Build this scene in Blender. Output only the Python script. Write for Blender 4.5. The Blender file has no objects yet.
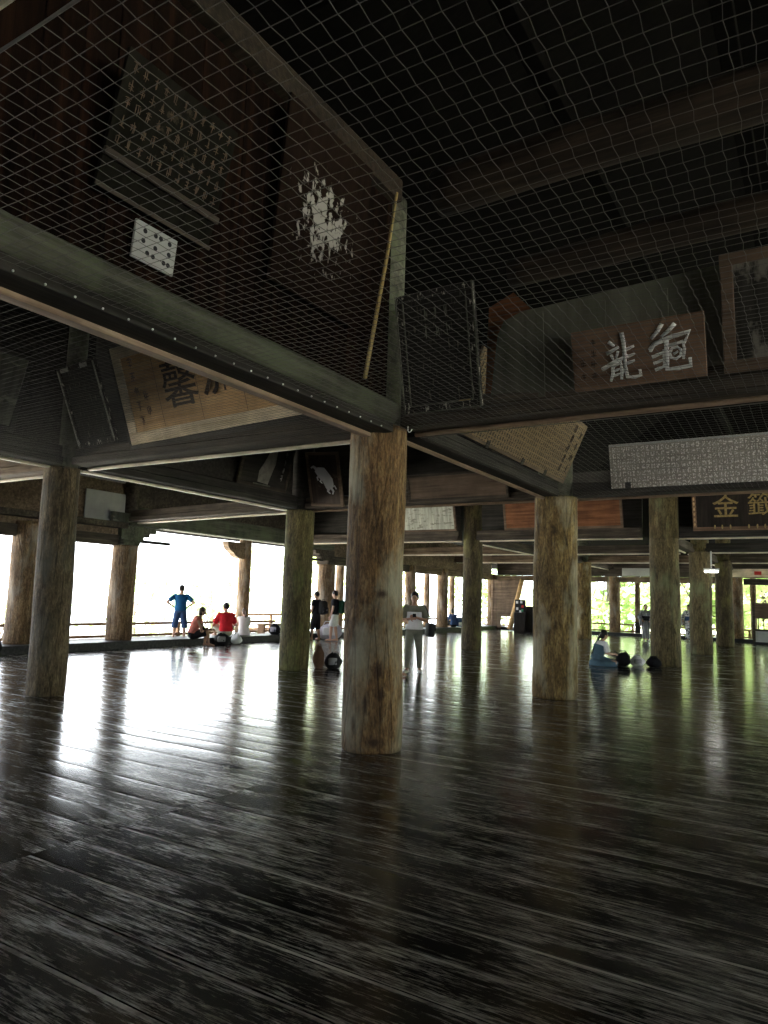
import bpy, bmesh, math, random
from mathutils import Vector, Matrix, noise
C = bpy.context.scene.collection
PI = math.pi
rnd = random.Random(7)

# ------------------------------------------------------------------ materials
def new_mat(name):
    m = bpy.data.materials.new(name); m.use_nodes = True
    nt = m.node_tree; nt.nodes.clear()
    out = nt.nodes.new('ShaderNodeOutputMaterial')
    b = nt.nodes.new('ShaderNodeBsdfPrincipled')
    nt.links.new(b.outputs[0], out.inputs[0])
    return m, nt, b

def nd(nt, typ, **kw):
    n = nt.nodes.new(typ)
    for k, v in kw.items():
        if k.startswith('i_'):
            key = k[2:].replace('_', ' ')
            n.inputs[key].default_value = v
        else:
            setattr(n, k, v)
    return n

def ramp(nt, fac, stops):
    r = nt.nodes.new('ShaderNodeValToRGB')
    e = r.color_ramp.elements
    while len(e) < len(stops): e.new(0.5)
    for el, (p, c) in zip(e, stops):
        el.position = p
        el.color = (c[0], c[1], c[2], 1) if hasattr(c, '__len__') else (c, c, c, 1)
    nt.links.new(fac, r.inputs[0])
    return r.outputs[0]

def coords(nt, scale, kind='Object', loc=(0, 0, 0)):
    tc = nt.nodes.new('ShaderNodeTexCoord')
    mp = nt.nodes.new('ShaderNodeMapping')
    mp.inputs['Scale'].default_value = scale
    mp.inputs['Location'].default_value = loc
    nt.links.new(tc.outputs[kind], mp.inputs[0])
    return mp.outputs[0]

def noise_tex(nt, vec, scale, detail=6, rough=.6, dist=0.0):
    n = nd(nt, 'ShaderNodeTexNoise', i_Scale=scale, i_Detail=detail, i_Roughness=rough, i_Distortion=dist)
    nt.links.new(vec, n.inputs['Vector'])
    return n.outputs[0]

def mix(nt, fac, a, b, mode='MIX'):
    n = nt.nodes.new('ShaderNodeMix'); n.data_type = 'RGBA'; n.blend_type = mode
    for sock, v in ((n.inputs[0], fac), (n.inputs[6], a), (n.inputs[7], b)):
        if hasattr(v, 'is_linked') or hasattr(v, 'links'): nt.links.new(v, sock)
        elif hasattr(v, '__len__'): sock.default_value = (v[0], v[1], v[2], 1)
        else: sock.default_value = v
    return n.outputs[2]

def bump(nt, b, h, strength=.4, dist=.01):
    n = nd(nt, 'ShaderNodeBump', i_Strength=strength, i_Distance=dist)
    nt.links.new(h, n.inputs['Height']); nt.links.new(n.outputs[0], b.inputs['Normal'])

def wood(name, dark, mid, light, axis='x', s=1.0, rough=.75, bstr=.5, moss=None, mossamt=.5, loc=(0, 0, 0)):
    """Weathered timber: grain streaks along one object axis, blotches and optional moss."""
    m, nt, b = new_mat(name)
    lo, hi = .5 * s, 9 * s
    sc = {'x': (lo, hi, hi), 'y': (hi, lo, hi), 'z': (hi, hi, lo)}[axis]
    v = coords(nt, sc, loc=loc)
    g = noise_tex(nt, v, 1.6, 8, .65, .25)
    g2 = noise_tex(nt, coords(nt, (1.1 * s,) * 3, loc=loc), 1.5, 5, .6)
    col = ramp(nt, g, [(.3, dark), (.5, mid), (.72, light)])
    blot = ramp(nt, g2, [(.35, .55), (.65, 1.15)])
    col = mix(nt, .8, col, blot, 'MULTIPLY')
    if moss:
        mm = ramp(nt, noise_tex(nt, coords(nt, (1.4, 1.4, 1.0), loc=(3, 1, 2)), 2.2, 7, .7), [(.5 - .12 * mossamt, 0), (.62, 1)])
        mf = nd(nt, 'ShaderNodeMath', operation='MULTIPLY'); nt.links.new(mm, mf.inputs[0]); mf.inputs[1].default_value = mossamt
        col = mix(nt, mf.outputs[0], col, moss)
    nt.links.new(col, b.inputs['Base Color'])
    b.inputs['Roughness'].default_value = rough
    b.inputs['Specular IOR Level'].default_value = .25
    bump(nt, b, g, bstr, .012)
    return m

def plain(name, col, rough=.7, var=.25, scale=6, spec=.3, metal=0):
    m, nt, b = new_mat(name)
    n = noise_tex(nt, coords(nt, (1, 1, 1)), scale, 5, .6)
    a = tuple(c * (1 - var) for c in col); z = tuple(min(1, c * (1 + var)) for c in col)
    nt.links.new(ramp(nt, n, [(.3, a), (.7, z)]), b.inputs['Base Color'])
    b.inputs['Roughness'].default_value = rough
    b.inputs['Specular IOR Level'].default_value = spec
    b.inputs['Metallic'].default_value = metal
    bump(nt, b, n, .15, .01)
    return m

def pillar_mat(name, dark, mid, light, seed, edge=None, knots=()):
    """Old log: vertical grain, checks (cracks), tool marks, blotches, optional dark knots and a tinted patch."""
    m, nt, b = new_mat(name)
    L = (seed * 3.1, seed * 1.7, seed * .9)
    g = noise_tex(nt, coords(nt, (5, 5, 1.0), loc=L), 2.2, 10, .7, 1.1)
    fine = noise_tex(nt, coords(nt, (24, 24, 8), loc=L), 2.0, 6, .72)
    blot = noise_tex(nt, coords(nt, (1.3, 1.3, .7), loc=L), 1.5, 6, .62)
    col = ramp(nt, g, [(.28, dark), (.48, mid), (.7, light)])
    col = mix(nt, .9, col, ramp(nt, fine, [(.34, .3), (.6, 1.15)]), 'MULTIPLY')
    col = mix(nt, .8, col, ramp(nt, blot, [(.36, (.3, .28, .24)), (.6, (1.12, 1.08, 1.0))]), 'MULTIPLY')
    if edge:
        e = noise_tex(nt, coords(nt, (1.0, 1.0, .45), loc=(L[1], L[2], L[0])), 1.9, 5, .6)
        col = mix(nt, ramp(nt, e, [(.5, 0), (.66, .75)]), col, edge)
    vor = nd(nt, 'ShaderNodeTexVoronoi', feature='DISTANCE_TO_EDGE', i_Scale=1.0)
    nt.links.new(coords(nt, (7, 7, .35), loc=L), vor.inputs['Vector'])
    cr = ramp(nt, vor.outputs[0], [(0.0, .35), (.035, 1)])
    col = mix(nt, .65, col, cr, 'MULTIPLY')
    tc = nt.nodes.new('ShaderNodeTexCoord')
    for (kx, ky, kz, rx, rz) in knots:
        sub = nd(nt, 'ShaderNodeVectorMath', operation='SUBTRACT'); nt.links.new(tc.outputs['Object'], sub.inputs[0]); sub.inputs[1].default_value = (kx, ky, kz)
        mul = nd(nt, 'ShaderNodeVectorMath', operation='MULTIPLY'); nt.links.new(sub.outputs[0], mul.inputs[0]); mul.inputs[1].default_value = (1 / rx, 1 / rx, 1 / rz)
        ln = nd(nt, 'ShaderNodeVectorMath', operation='LENGTH'); nt.links.new(mul.outputs[0], ln.inputs[0])
        ad = nd(nt, 'ShaderNodeMath', operation='MULTIPLY_ADD'); nt.links.new(fine, ad.inputs[0]); ad.inputs[1].default_value = .4; nt.links.new(ln.outputs['Value'], ad.inputs[2])
        col = mix(nt, ramp(nt, ad.outputs[0], [(.42, .9), (.95, 0)]), col, (.035, .016, .008))
    nt.links.new(col, b.inputs['Base Color'])
    b.inputs['Roughness'].default_value = .72
    b.inputs['Specular IOR Level'].default_value = .25
    hs = nd(nt, 'ShaderNodeMath', operation='MULTIPLY'); nt.links.new(g, hs.inputs[0]); nt.links.new(cr, hs.inputs[1])
    h2 = nd(nt, 'ShaderNodeMath', operation='MULTIPLY_ADD'); nt.links.new(fine, h2.inputs[0]); h2.inputs[1].default_value = .5; nt.links.new(hs.outputs[0], h2.inputs[2])
    bump(nt, b, h2.outputs[0], 1.0, .04)
    return m

def floor_mat():
    m, nt, b = new_mat('floorboards')
    at = nd(nt, 'ShaderNodeAttribute', attribute_name='board')
    tc = nt.nodes.new('ShaderNodeTexCoord')
    off = nd(nt, 'ShaderNodeVectorMath', operation='MULTIPLY_ADD')
    comb = nt.nodes.new('ShaderNodeCombineXYZ')
    for i in range(3): nt.links.new(at.outputs['Fac'], comb.inputs[i])
    nt.links.new(comb.outputs[0], off.inputs[0]); off.inputs[1].default_value = (37, 11, 23); nt.links.new(tc.outputs['Object'], off.inputs[2])
    def mp(scale):
        n = nt.nodes.new('ShaderNodeMapping'); n.inputs['Scale'].default_value = scale
        nt.links.new(off.outputs[0], n.inputs[0]); return n.outputs[0]
    grain = noise_tex(nt, mp((2.2, 26, 1)), 2.0, 8, .72, .6)
    fine = noise_tex(nt, mp((7, 95, 1)), 1.6, 4, .7, .3)
    wear = noise_tex(nt, mp((.7, 2.6, 1)), 1.5, 6, .65, .5)
    g2 = nd(nt, 'ShaderNodeMath', operation='MULTIPLY_ADD'); nt.links.new(fine, g2.inputs[0]); g2.inputs[1].default_value = .45; nt.links.new(grain, g2.inputs[2])
    s = nd(nt, 'ShaderNodeMath', operation='MULTIPLY_ADD'); nt.links.new(wear, s.inputs[0]); s.inputs[1].default_value = .9; nt.links.new(g2.outputs[0], s.inputs[2])
    sc = nd(nt, 'ShaderNodeMath', operation='MULTIPLY'); nt.links.new(s.outputs[0], sc.inputs[0]); sc.inputs[1].default_value = .5
    mask = ramp(nt, sc.outputs[0], [(.597, 0), (.622, .55), (.69, .97)])
    dark = mix(nt, at.outputs['Fac'], (.006, .0055, .0045), (.036, .033, .028))
    scuff = ramp(nt, fine, [(.3, (.13, .12, .1)), (.7, (.44, .41, .36))])
    col = mix(nt, mask, dark, scuff)
    edge = nd(nt, 'ShaderNodeAttribute', attribute_name='rim')
    em = nd(nt, 'ShaderNodeMath', operation='MULTIPLY'); nt.links.new(edge.outputs['Fac'], em.inputs[0])
    nt.links.new(ramp(nt, wear, [(.42, .15), (.56, 1)]), em.inputs[1])
    col = mix(nt, em.outputs[0], col, (.6, .56, .5))
    nt.links.new(col, b.inputs['Base Color'])
    ro = nd(nt, 'ShaderNodeMapRange'); nt.links.new(mask, ro.inputs[0]); ro.inputs[3].default_value = .15; ro.inputs[4].default_value = .3
    nt.links.new(ro.outputs[0], b.inputs['Roughness'])
    b.inputs['Specular IOR Level'].default_value = .5
    bump(nt, b, g2.outputs[0], .035, .004)
    return m

def patch_mat(name, base, paint, scale, thr, center=None, radius=1.0, rough=.75, aniso=(1, 1, 1)):
    """A board with flaking paint: noise-shaped flakes, optionally gathered round one centre (object space)."""
    m, nt, b = new_mat(name)
    n = noise_tex(nt, coords(nt, aniso), scale, 6, .62, .3)
    val = n
    if center:
        tc = nt.nodes.new('ShaderNodeTexCoord')
        d = nd(nt, 'ShaderNodeVectorMath', operation='DISTANCE'); nt.links.new(tc.outputs['Object'], d.inputs[0]); d.inputs[1].default_value = center
        k = nd(nt, 'ShaderNodeMath', operation='MULTIPLY_ADD'); nt.links.new(d.outputs['Value'], k.inputs[0]); k.inputs[1].default_value = -.35 / radius; nt.links.new(n, k.inputs[2])
        val = k.outputs[0]
    mk = ramp(nt, val, [(thr, 0), (thr + .05, 1)])
    g = noise_tex(nt, coords(nt, (6, 6, .8)), 2, 6, .6)
    col = mix(nt, mk, ramp(nt, g, [(.3, tuple(c * .6 for c in base)), (.7, tuple(c * 1.3 for c in base))]), paint)
    nt.links.new(col, b.inputs['Base Color']); b.inputs['Roughness'].default_value = rough
    b.inputs['Specular IOR Level'].default_value = .25
    return m

def script_mat(name, base, ink, sx, sz, thr=.5, gap=.35):
    """A board covered in rows of tiny brushed characters, too small to read: broken strokes in a column grid (object x, z)."""
    m, nt, b = new_mat(name)
    v = coords(nt, (sx, 1, sz))
    sep = nt.nodes.new('ShaderNodeSeparateXYZ'); nt.links.new(v, sep.inputs[0])
    def pulse(o, duty):
        f = nd(nt, 'ShaderNodeMath', operation='FRACT'); nt.links.new(o, f.inputs[0])
        l = nd(nt, 'ShaderNodeMath', operation='LESS_THAN'); nt.links.new(f.outputs[0], l.inputs[0]); l.inputs[1].default_value = duty
        return l.outputs[0]
    p = nd(nt, 'ShaderNodeMath', operation='MULTIPLY'); nt.links.new(pulse(sep.outputs[0], 1 - gap), p.inputs[0]); nt.links.new(pulse(sep.outputs[2], .8), p.inputs[1])
    n = noise_tex(nt, coords(nt, (sx * 3.2, 1, sz * 3.2)), 1.0, 2, .5)
    mk = nd(nt, 'ShaderNodeMath', operation='MULTIPLY'); nt.links.new(p.outputs[0], mk.inputs[0]); nt.links.new(ramp(nt, n, [(thr - .03, 0), (thr + .03, 1)]), mk.inputs[1])
    g = noise_tex(nt, coords(nt, (1.2, 1, 6)), 2, 6, .6)
    col = mix(nt, mk.outputs[0], ramp(nt, g, [(.3, tuple(c * .7 for c in base)), (.7, tuple(c * 1.2 for c in base))]), ink)
    nt.links.new(col, b.inputs['Base Color']); b.inputs['Roughness'].default_value = .7
    b.inputs['Specular IOR Level'].default_value = .25
    return m

def leaf_mat(name, c1, c2):
    m, nt, b = new_mat(name)
    at = nd(nt, 'ShaderNodeAttribute', attribute_name='tint')
    nt.links.new(mix(nt, at.outputs['Fac'], c1, c2), b.inputs['Base Color'])
    b.inputs['Roughness'].default_value = .6
    tr = nt.nodes.new('ShaderNodeBsdfTranslucent'); nt.links.new(mix(nt, at.outputs['Fac'], c1, c2), tr.inputs[0])
    ms = nt.nodes.new('ShaderNodeMixShader'); ms.inputs[0].default_value = .45
    out = [n for n in nt.nodes if n.type == 'OUTPUT_MATERIAL'][0]
    nt.links.new(b.outputs[0], ms.inputs[1]); nt.links.new(tr.outputs[0], ms.inputs[2]); nt.links.new(ms.outputs[0], out.inputs[0])
    return m

def emit_mat(name, col, s):
    m, nt, b = new_mat(name)
    b.inputs['Base Color'].default_value = (*col, 1)
    b.inputs['Emission Color'].default_value = (*col, 1); b.inputs['Emission Strength'].default_value = s
    return m

M = {}
M['floor'] = floor_mat()
M['beam'] = wood('beam_timber', (.022, .017, .012), (.06, .047, .034), (.12, .098, .072))
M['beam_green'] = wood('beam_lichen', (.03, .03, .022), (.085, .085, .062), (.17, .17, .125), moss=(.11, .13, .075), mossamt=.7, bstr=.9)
M['beam_dark'] = wood('dark_and_shaded_timber', (.012, .011, .009), (.032, .029, .024), (.06, .054, .045))
M['beam_tan'] = wood('beam_tan', (.06, .042, .026), (.15, .105, .066), (.27, .2, .13))
M['batten'] = wood('batten_pale', (.5, .42, .3), (.7, .61, .47), (.85, .77, .62), rough=.35)
M['batten'].node_tree.nodes['Principled BSDF'].inputs['Specular IOR Level'].default_value = .6
M['batten_brown'] = wood('batten_brown', (.11, .07, .048), (.22, .15, .1), (.34, .25, .18))
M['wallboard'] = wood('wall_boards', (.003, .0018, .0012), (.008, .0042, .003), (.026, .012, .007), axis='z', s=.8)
M['wallgreen'] = wood('wall_panel_green', (.08, .08, .058), (.13, .13, .096), (.18, .18, .14), axis='z', s=.4, moss=(.1, .115, .075), mossamt=.4)
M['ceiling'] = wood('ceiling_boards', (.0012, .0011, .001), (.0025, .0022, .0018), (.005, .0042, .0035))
M['log'] = wood('roof_log', (.008, .0055, .0036), (.022, .015, .0095), (.048, .033, .021), bstr=.8)
M['rail'] = wood('rail_timber', (.16, .09, .05), (.3, .18, .1), (.45, .3, .19))
M['sill'] = wood('sill_timber', (.012, .012, .012), (.03, .03, .032), (.06, .06, .062), rough=.5)
M['veranda'] = wood('veranda_boards', (.12, .11, .1), (.24, .22, .2), (.36, .34, .31))
M['net'] = plain('net_wire', (.088, .083, .074), .6, .15, 20)
M['bamboo'] = wood('bamboo', (.2, .14, .05), (.36, .26, .1), (.5, .4, .18), axis='z')
M['plaque_tan'] = wood('plaque_tan', (.36, .21, .09), (.62, .39, .18), (.75, .52, .28), s=.7)
M['plaque_cream'] = wood('plaque_cream', (.5, .4, .25), (.7, .58, .4), (.82, .72, .54))
M['plaque_brown'] = wood('plaque_brown', (.09, .05, .03), (.2, .125, .08), (.32, .21, .14), s=.8)
M['plaque_mid'] = wood('plaque_midbrown', (.07, .045, .03), (.13, .09, .06), (.2, .14, .1))
M['plaque_red'] = wood('plaque_redbrown', (.07, .026, .01), (.17, .066, .026), (.27, .12, .055))
M['plaque_black'] = patch_mat('plaque_black', (.02, .019, .016), (.11, .1, .08), 14, .6, aniso=(3, 1, .6))
M['frame_black'] = patch_mat('frame_black', (.022, .02, .017), (.5, .47, .4), 9, .58, aniso=(3, 3, 1))
M['ink'] = plain('ink', (.035, .02, .012), .7)
M['silver'] = plain('silver_paint', (.62, .62, .58), .5, .2, 12)
M['gold'] = plain('gold_leaf', (.3, .22, .09), .5, .45, 14, metal=.2)
M['white'] = plain('white_cloth', (.75, .75, .76), .8, .08)
M['black'] = plain('black_cloth', (.018, .018, .02), .7, .3)
M['tablet'] = script_mat('tablet_script', (.33, .3, .26), (.8, .76, .7), 13, 10, .53, .25)
M['tan_script'] = script_mat('votive_script', (.23, .16, .085), (.03, .02, .012), 12, 13, .47, .38)
M['flake'] = patch_mat('flaking_white', (.012, .007, .005), (.28, .265, .24), 8, .37, center=(-.02, 0, .78), radius=.72, aniso=(1.5, 1, 1))
M['ghost'] = patch_mat('faded_paint', (.035, .033, .028), (.16, .15, .125), 2.2, .5, aniso=(1, 1, .6))
M['faded_grey'] = plain('faded_grey', (.22, .21, .18), .8, .35, 8)
M['horse'] = patch_mat('horse_board', (.05, .036, .028), (.1, .08, .06), 4, .6)
M['bigboard'] = patch_mat('old_votive', (.012, .011, .008), (.05, .042, .03), 11, .52, center=(0, 0, .62), radius=.9)
M['pale_board'] = patch_mat('pale_mottled', (.42, .43, .36), (.2, .2, .16), 5, .55, aniso=(.6, 1, 2))
M['pale_plain'] = plain('pale_board_plain', (.4, .4, .37), .8, .12, 3)
M['greyboard'] = patch_mat('greyboard', (.1, .105, .08), (.2, .2, .15), 3, .55, aniso=(.5, 1, 2))
M['lamp'] = emit_mat('lamp_tube', (1, .97, .9), 9)
M['white_metal'] = plain('white_enamel', (.7, .7, .68), .4, .05)
M['red'] = plain('red_paint', (.55, .03, .02), .5)
M['green_p'] = plain('green_paint', (.05, .3, .15), .5)
M['darkbox'] = wood('dark_lacquer', (.01, .008, .007), (.022, .017, .014), (.04, .03, .026), axis='z', rough=.4)
M['ground'] = plain('gravel_ground', (.5, .48, .43), .9, .15, 3)
M['bark'] = wood('bark', (.04, .03, .02), (.1, .08, .06), (.17, .14, .1), axis='z')
M['leaf1'] = leaf_mat('leaf_fresh', (.44, .53, .24), (.64, .71, .42))
M['leaf2'] = leaf_mat('leaf_deep', (.33, .45, .15), (.52, .62, .3))
M['leaf3'] = leaf_mat('leaf_pale', (.2, .31, .09), (.36, .47, .2))
def skinm(n, c): 
    m, nt, b = new_mat(n); nn = noise_tex(nt, coords(nt, (1, 1, 1)), 9, 3)
    nt.links.new(ramp(nt, nn, [(.3, tuple(x * .9 for x in c)), (.7, c)]), b.inputs['Base Color'])
    b.inputs['Roughness'].default_value = .55; b.inputs['Subsurface Weight'].default_value = .0
    return m
M['skin'] = skinm('skin_fair', (.58, .34, .24)); M['skin_tan'] = skinm('skin_tan', (.45, .25, .16))
M['hair_black'] = wood('hair_black', (.006, .005, .005), (.014, .011, .01), (.03, .025, .02), axis='z', s=4, rough=.5)
M['hair_brown'] = wood('hair_brown', (.03, .018, .01), (.07, .04, .022), (.13, .08, .045), axis='z', s=4, rough=.5)
M['eye'] = plain('eye_dark', (.02, .015, .012), .2, .1)
M['lip'] = plain('lip', (.4, .16, .13), .5, .1)
def cloth(n, c, var=.18): return plain('cloth_' + n, c, .85, var, 9, .1)
M['c_sage'] = cloth('sage', (.2, .2, .155)); M['c_blue'] = cloth('blue', (.015, .1, .25)); M['c_navy'] = cloth('navy', (.05, .09, .2)); M['c_red'] = cloth('red', (.6, .025, .035))
M['c_salmon'] = cloth('salmon', (.62, .2, .16)); M['c_black'] = cloth('black', (.014, .014, .017)); M['c_khaki'] = cloth('khaki', (.42, .38, .29))
M['c_white'] = cloth('white', (.72, .71, .7), .08); M['c_olive'] = cloth('olive', (.19, .19, .14)); M['c_grey'] = cloth('grey', (.3, .3, .31))
M['c_denim'] = cloth('denim', (.07, .12, .155)); M['c_lilac'] = cloth('lilac', (.55, .52, .6)); M['c_brown'] = cloth('brown', (.13, .075, .045))
M['c_greenblk'] = cloth('greenblk', (.015, .05, .03)); M['c_pink'] = cloth('pink', (.66, .42, .36))
M['kimono'] = patch_mat('kimono_stripe', (.13, .13, .14), (.4, .4, .42), 2.0, .5, aniso=(14, 14, .5))
M['yukata'] = patch_mat('yukata_print', (.6, .6, .62), (.04, .04, .06), 9, .52)
M['pat_bag'] = patch_mat('bag_pattern', (.02, .02, .024), (.3, .27, .27), 9, .58)

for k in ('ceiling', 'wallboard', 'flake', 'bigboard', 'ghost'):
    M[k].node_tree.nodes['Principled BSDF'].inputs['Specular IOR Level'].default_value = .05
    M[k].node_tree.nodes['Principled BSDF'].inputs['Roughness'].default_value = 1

# ------------------------------------------------------------------ mesh helpers
class MB:
    def __init__(s): s.v = []; s.f = []
    def add(s, vs, fs):
        o = len(s.v); s.v += [Vector(p) for p in vs]; s.f += [tuple(i + o for i in f) for f in fs]; return s
    def box(s, lo, hi, bev=0.0, mtx=None):
        x0, y0, z0 = lo; x1, y1, z1 = hi
        if bev <= 0:
            vs = [(x, y, z) for z in (z0, z1) for y in (y0, y1) for x in (x0, x1)]
            fs = [(0, 2, 3, 1), (4, 5, 7, 6), (0, 1, 5, 4), (2, 6, 7, 3), (0, 4, 6, 2), (1, 3, 7, 5)]
        else:
            bm = bmesh.new(); bmesh.ops.create_cube(bm, size=1)
            for v in bm.verts: v.co = Vector(((x0 + x1) / 2 + v.co.x * (x1 - x0), (y0 + y1) / 2 + v.co.y * (y1 - y0), (z0 + z1) / 2 + v.co.z * (z1 - z0)))
            bmesh.ops.bevel(bm, geom=bm.edges[:], offset=min(bev, .49 * min(x1 - x0, y1 - y0, z1 - z0)), segments=2, affect='EDGES', profile=.5)
            bm.verts.index_update()
            vs = [v.co.copy() for v in bm.verts]; fs = [tuple(v.index for v in f.verts) for f in bm.faces]; bm.free()
        if mtx: vs = [mtx @ Vector(p) for p in vs]
        return s.add(vs, fs)
    def loft(s, rings, cap=True):
        n = len(rings[0]); vs = [p for r in rings for p in r]; fs = []
        for i in range(len(rings) - 1):
            for j in range(n):
                k = (j + 1) % n
                fs.append((i * n + j, i * n + k, (i + 1) * n + k, (i + 1) * n + j))
        if cap:
            fs.append(tuple(range(n - 1, -1, -1))); fs.append(tuple((len(rings) - 1) * n + j for j in range(n)))
        return s.add(vs, fs)
    def tube(s, pts, rad, n=8, cap=True):
        pts = [Vector(p) for p in pts]
        if not hasattr(rad, '__len__'): rad = [rad] * len(pts)
        rings = []; ref = None
        for i, p in enumerate(pts):
            d = (pts[min(i + 1, len(pts) - 1)] - pts[max(i - 1, 0)]).normalized()
            if ref is None:
                ref = d.orthogonal().normalized()
            ref = (ref - d * ref.dot(d)); ref = ref.normalized() if ref.length > 1e-6 else d.orthogonal().normalized()
            w = d.cross(ref)
            rings.append([p + (ref * math.cos(a) + w * math.sin(a)) * rad[i] for a in [2 * PI * j / n for j in range(n)]])
        return s.loft(rings, cap)
    def ell(s, c, r, axes=None, nu=14, nv=9):
        c = Vector(c); r = (r, r, r) if not hasattr(r, '__len__') else r
        A = axes or (Vector((1, 0, 0)), Vector((0, 1, 0)), Vector((0, 0, 1)))
        vs = [c - A[2] * r[2]]
        for i in range(1, nv):
            t = -PI / 2 + PI * i / nv
            for j in range(nu):
                a = 2 * PI * j / nu
                vs.append(c + A[0] * (r[0] * math.cos(t) * math.cos(a)) + A[1] * (r[1] * math.cos(t) * math.sin(a)) + A[2] * (r[2] * math.sin(t)))
        vs.append(c + A[2] * r[2]); fs = []; top = len(vs) - 1
        for j in range(nu):
            k = (j + 1) % nu
            fs.append((0, 1 + k, 1 + j)); fs.append((top, 1 + (nv - 2) * nu + j, 1 + (nv - 2) * nu + k))
            for i in range(nv - 2):
                fs.append((1 + i * nu + j, 1 + i * nu + k, 1 + (i + 1) * nu + k, 1 + (i + 1) * nu + j))
        return s.add(vs, fs)
    def cone(s, p0, p1, r0, r1, n=12, balls=(True, True)):
        s.tube([p0, p1], [r0, r1], n)
        if balls[0]: s.ell(p0, r0, nu=n, nv=7)
        if balls[1]: s.ell(p1, r1, nu=n, nv=7)
        return s
    def build(s, name, mat, parent=None, smooth=False, remesh=None, bevel=0, sub=0, soft=0):
        me = bpy.data.meshes.new(name); me.from_pydata([tuple(p) for p in s.v], [], s.f); me.update()
        o = bpy.data.objects.new(name, me); C.objects.link(o)
        if remesh:
            md = o.modifiers.new('r', 'REMESH'); md.mode = 'VOXEL'; md.voxel_size = remesh; md.use_smooth_shade = True
            if soft:
                sm = o.modifiers.new('s', 'SMOOTH'); sm.factor = .5; sm.iterations = soft
            dg = bpy.context.evaluated_depsgraph_get(); dg.update()
            nm = bpy.data.meshes.new_from_object(o.evaluated_get(dg)); o.modifiers.clear(); old = o.data; o.data = nm; bpy.data.meshes.remove(old); nm.name = name
            smooth = True; me = nm
        if bevel:
            md = o.modifiers.new('b', 'BEVEL'); md.width = bevel; md.segments = 2; md.limit_method = 'ANGLE'; md.angle_limit = math.radians(40)
        if sub:
            md = o.modifiers.new('s', 'SUBSURF'); md.levels = sub; md.render_levels = sub
        if smooth: me.polygons.foreach_set('use_smooth', [True] * len(me.polygons))
        me.materials.append(M[mat] if isinstance(mat, str) else mat)
        if parent is not None: o.parent = parent
        return o

def tag(o, label=None, cat=None, group=None, kind=None):
    if label: o['label'] = label
    if cat: o['category'] = cat
    if group: o['group'] = group
    if kind: o['kind'] = kind
    return o

def empty(name, loc, rz=0, label=None, cat=None, group=None, rx=0, ry=0):
    o = bpy.data.objects.new(name, None); C.objects.link(o); o.empty_display_size = .1
    o.location = loc; o.rotation_euler = (rx, ry, rz)
    return tag(o, label, cat, group)

def struct(o, label=None): o['kind'] = 'structure'; return tag(o, label)

def dup(root, loc, rz, label=None):
    r = root.copy(); C.objects.link(r); r.location = loc; r.rotation_euler = (0, 0, rz)
    if label: r['label'] = label
    for ch in list(root.children):
        c = ch.copy(); C.objects.link(c); c.parent = r
        for g in ch.children:
            d = g.copy(); C.objects.link(d); d.parent = c
    return r

# ------------------------------------------------------------------ grid of the hall
X0, X1, X2 = -4.0, -9.85, -16.9
ROWS = dict(a=6.65, b=12.3, c=21.2, d=27.3, e=33.9, f=39.8)
#@@STRUCT
# ------------------------------------------------------------------ floor: cupped planks laid along x, butt joints under the pillar lines
def make_floor():
    r = random.Random(11)
    vs, fs, bv, rim = [], [], [], []
    xs_edges = [-16.25, -9.95, -4.13, 1.85, 7.7, 15.2]
    for bi in range(5):
        xa, xb = xs_edges[bi] + .004, xs_edges[bi + 1] - .004
        ed = [-7.0]
        fixed = [2.40, 2.74, 3.07, 3.40, 3.83, 4.18, 4.61] if bi == 2 else []
        while ed[-1] < 39.3:
            w = r.uniform(.27, .46)
            nxt = ed[-1] + w
            if fixed and nxt > fixed[0] - .2:
                ed += fixed; fixed = []; continue
            ed.append(min(nxt, 39.5))
        nx = 26
        for k in range(len(ed) - 1):
            ya, yb = ed[k] + .004, ed[k + 1] - .004
            cup = r.uniform(-.0006, .0016); tilt = r.uniform(-.0008, .0008); b = r.random(); ph = r.uniform(0, 50); rw_ = r.choice((1.0, 1.0, .6, .35))
            T = [0, .025, .2, .4, .6, .8, .94, 1]
            o = len(vs)
            for i in range(nx + 1):
                x = xa + (xb - xa) * i / nx
                wob = .0016 * noise.noise((x * .55, ph, 0)); wt = .0009 * noise.noise((x * .7, ph, 9))
                for t in T:
                    u = 2 * t - 1
                    z = -cup * u * u + (tilt + wt) * u + wob - (.0004 if t in (0, 1) else 0)
                    vs.append((x, ya + (yb - ya) * t, z - .004))
            m = len(T)
            for i in range(nx):
                for j in range(m - 1):
                    fs.append((o + i * m + j, o + (i + 1) * m + j, o + (i + 1) * m + j + 1, o + i * m + j + 1)); bv.append(b); rim.append(rw_ if j == m - 2 else .4 if j == 0 else 0.0)
    n = len(vs)
    vs += [(-16.3, -7, -.03), (15.2, -7, -.03), (15.2, 39.5, -.03), (-16.3, 39.5, -.03)]
    fs.append((n, n + 1, n + 2, n + 3)); bv.append(0); rim.append(0)
    me = bpy.data.meshes.new('floor'); me.from_pydata(vs, [], fs); me.update()
    a = me.attributes.new('board', 'FLOAT', 'FACE'); a.data.foreach_set('value', bv)
    a = me.attributes.new('rim', 'FLOAT', 'FACE'); a.data.foreach_set('value', rim)
    me.polygons.foreach_set('use_smooth', [q < .3 for q in rim])
    me.materials.append(M['floor'])
    o = bpy.data.objects.new('floor', me); C.objects.link(o)
    return struct(o, 'dark worn plank floor polished to a shine')
make_floor()

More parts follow.
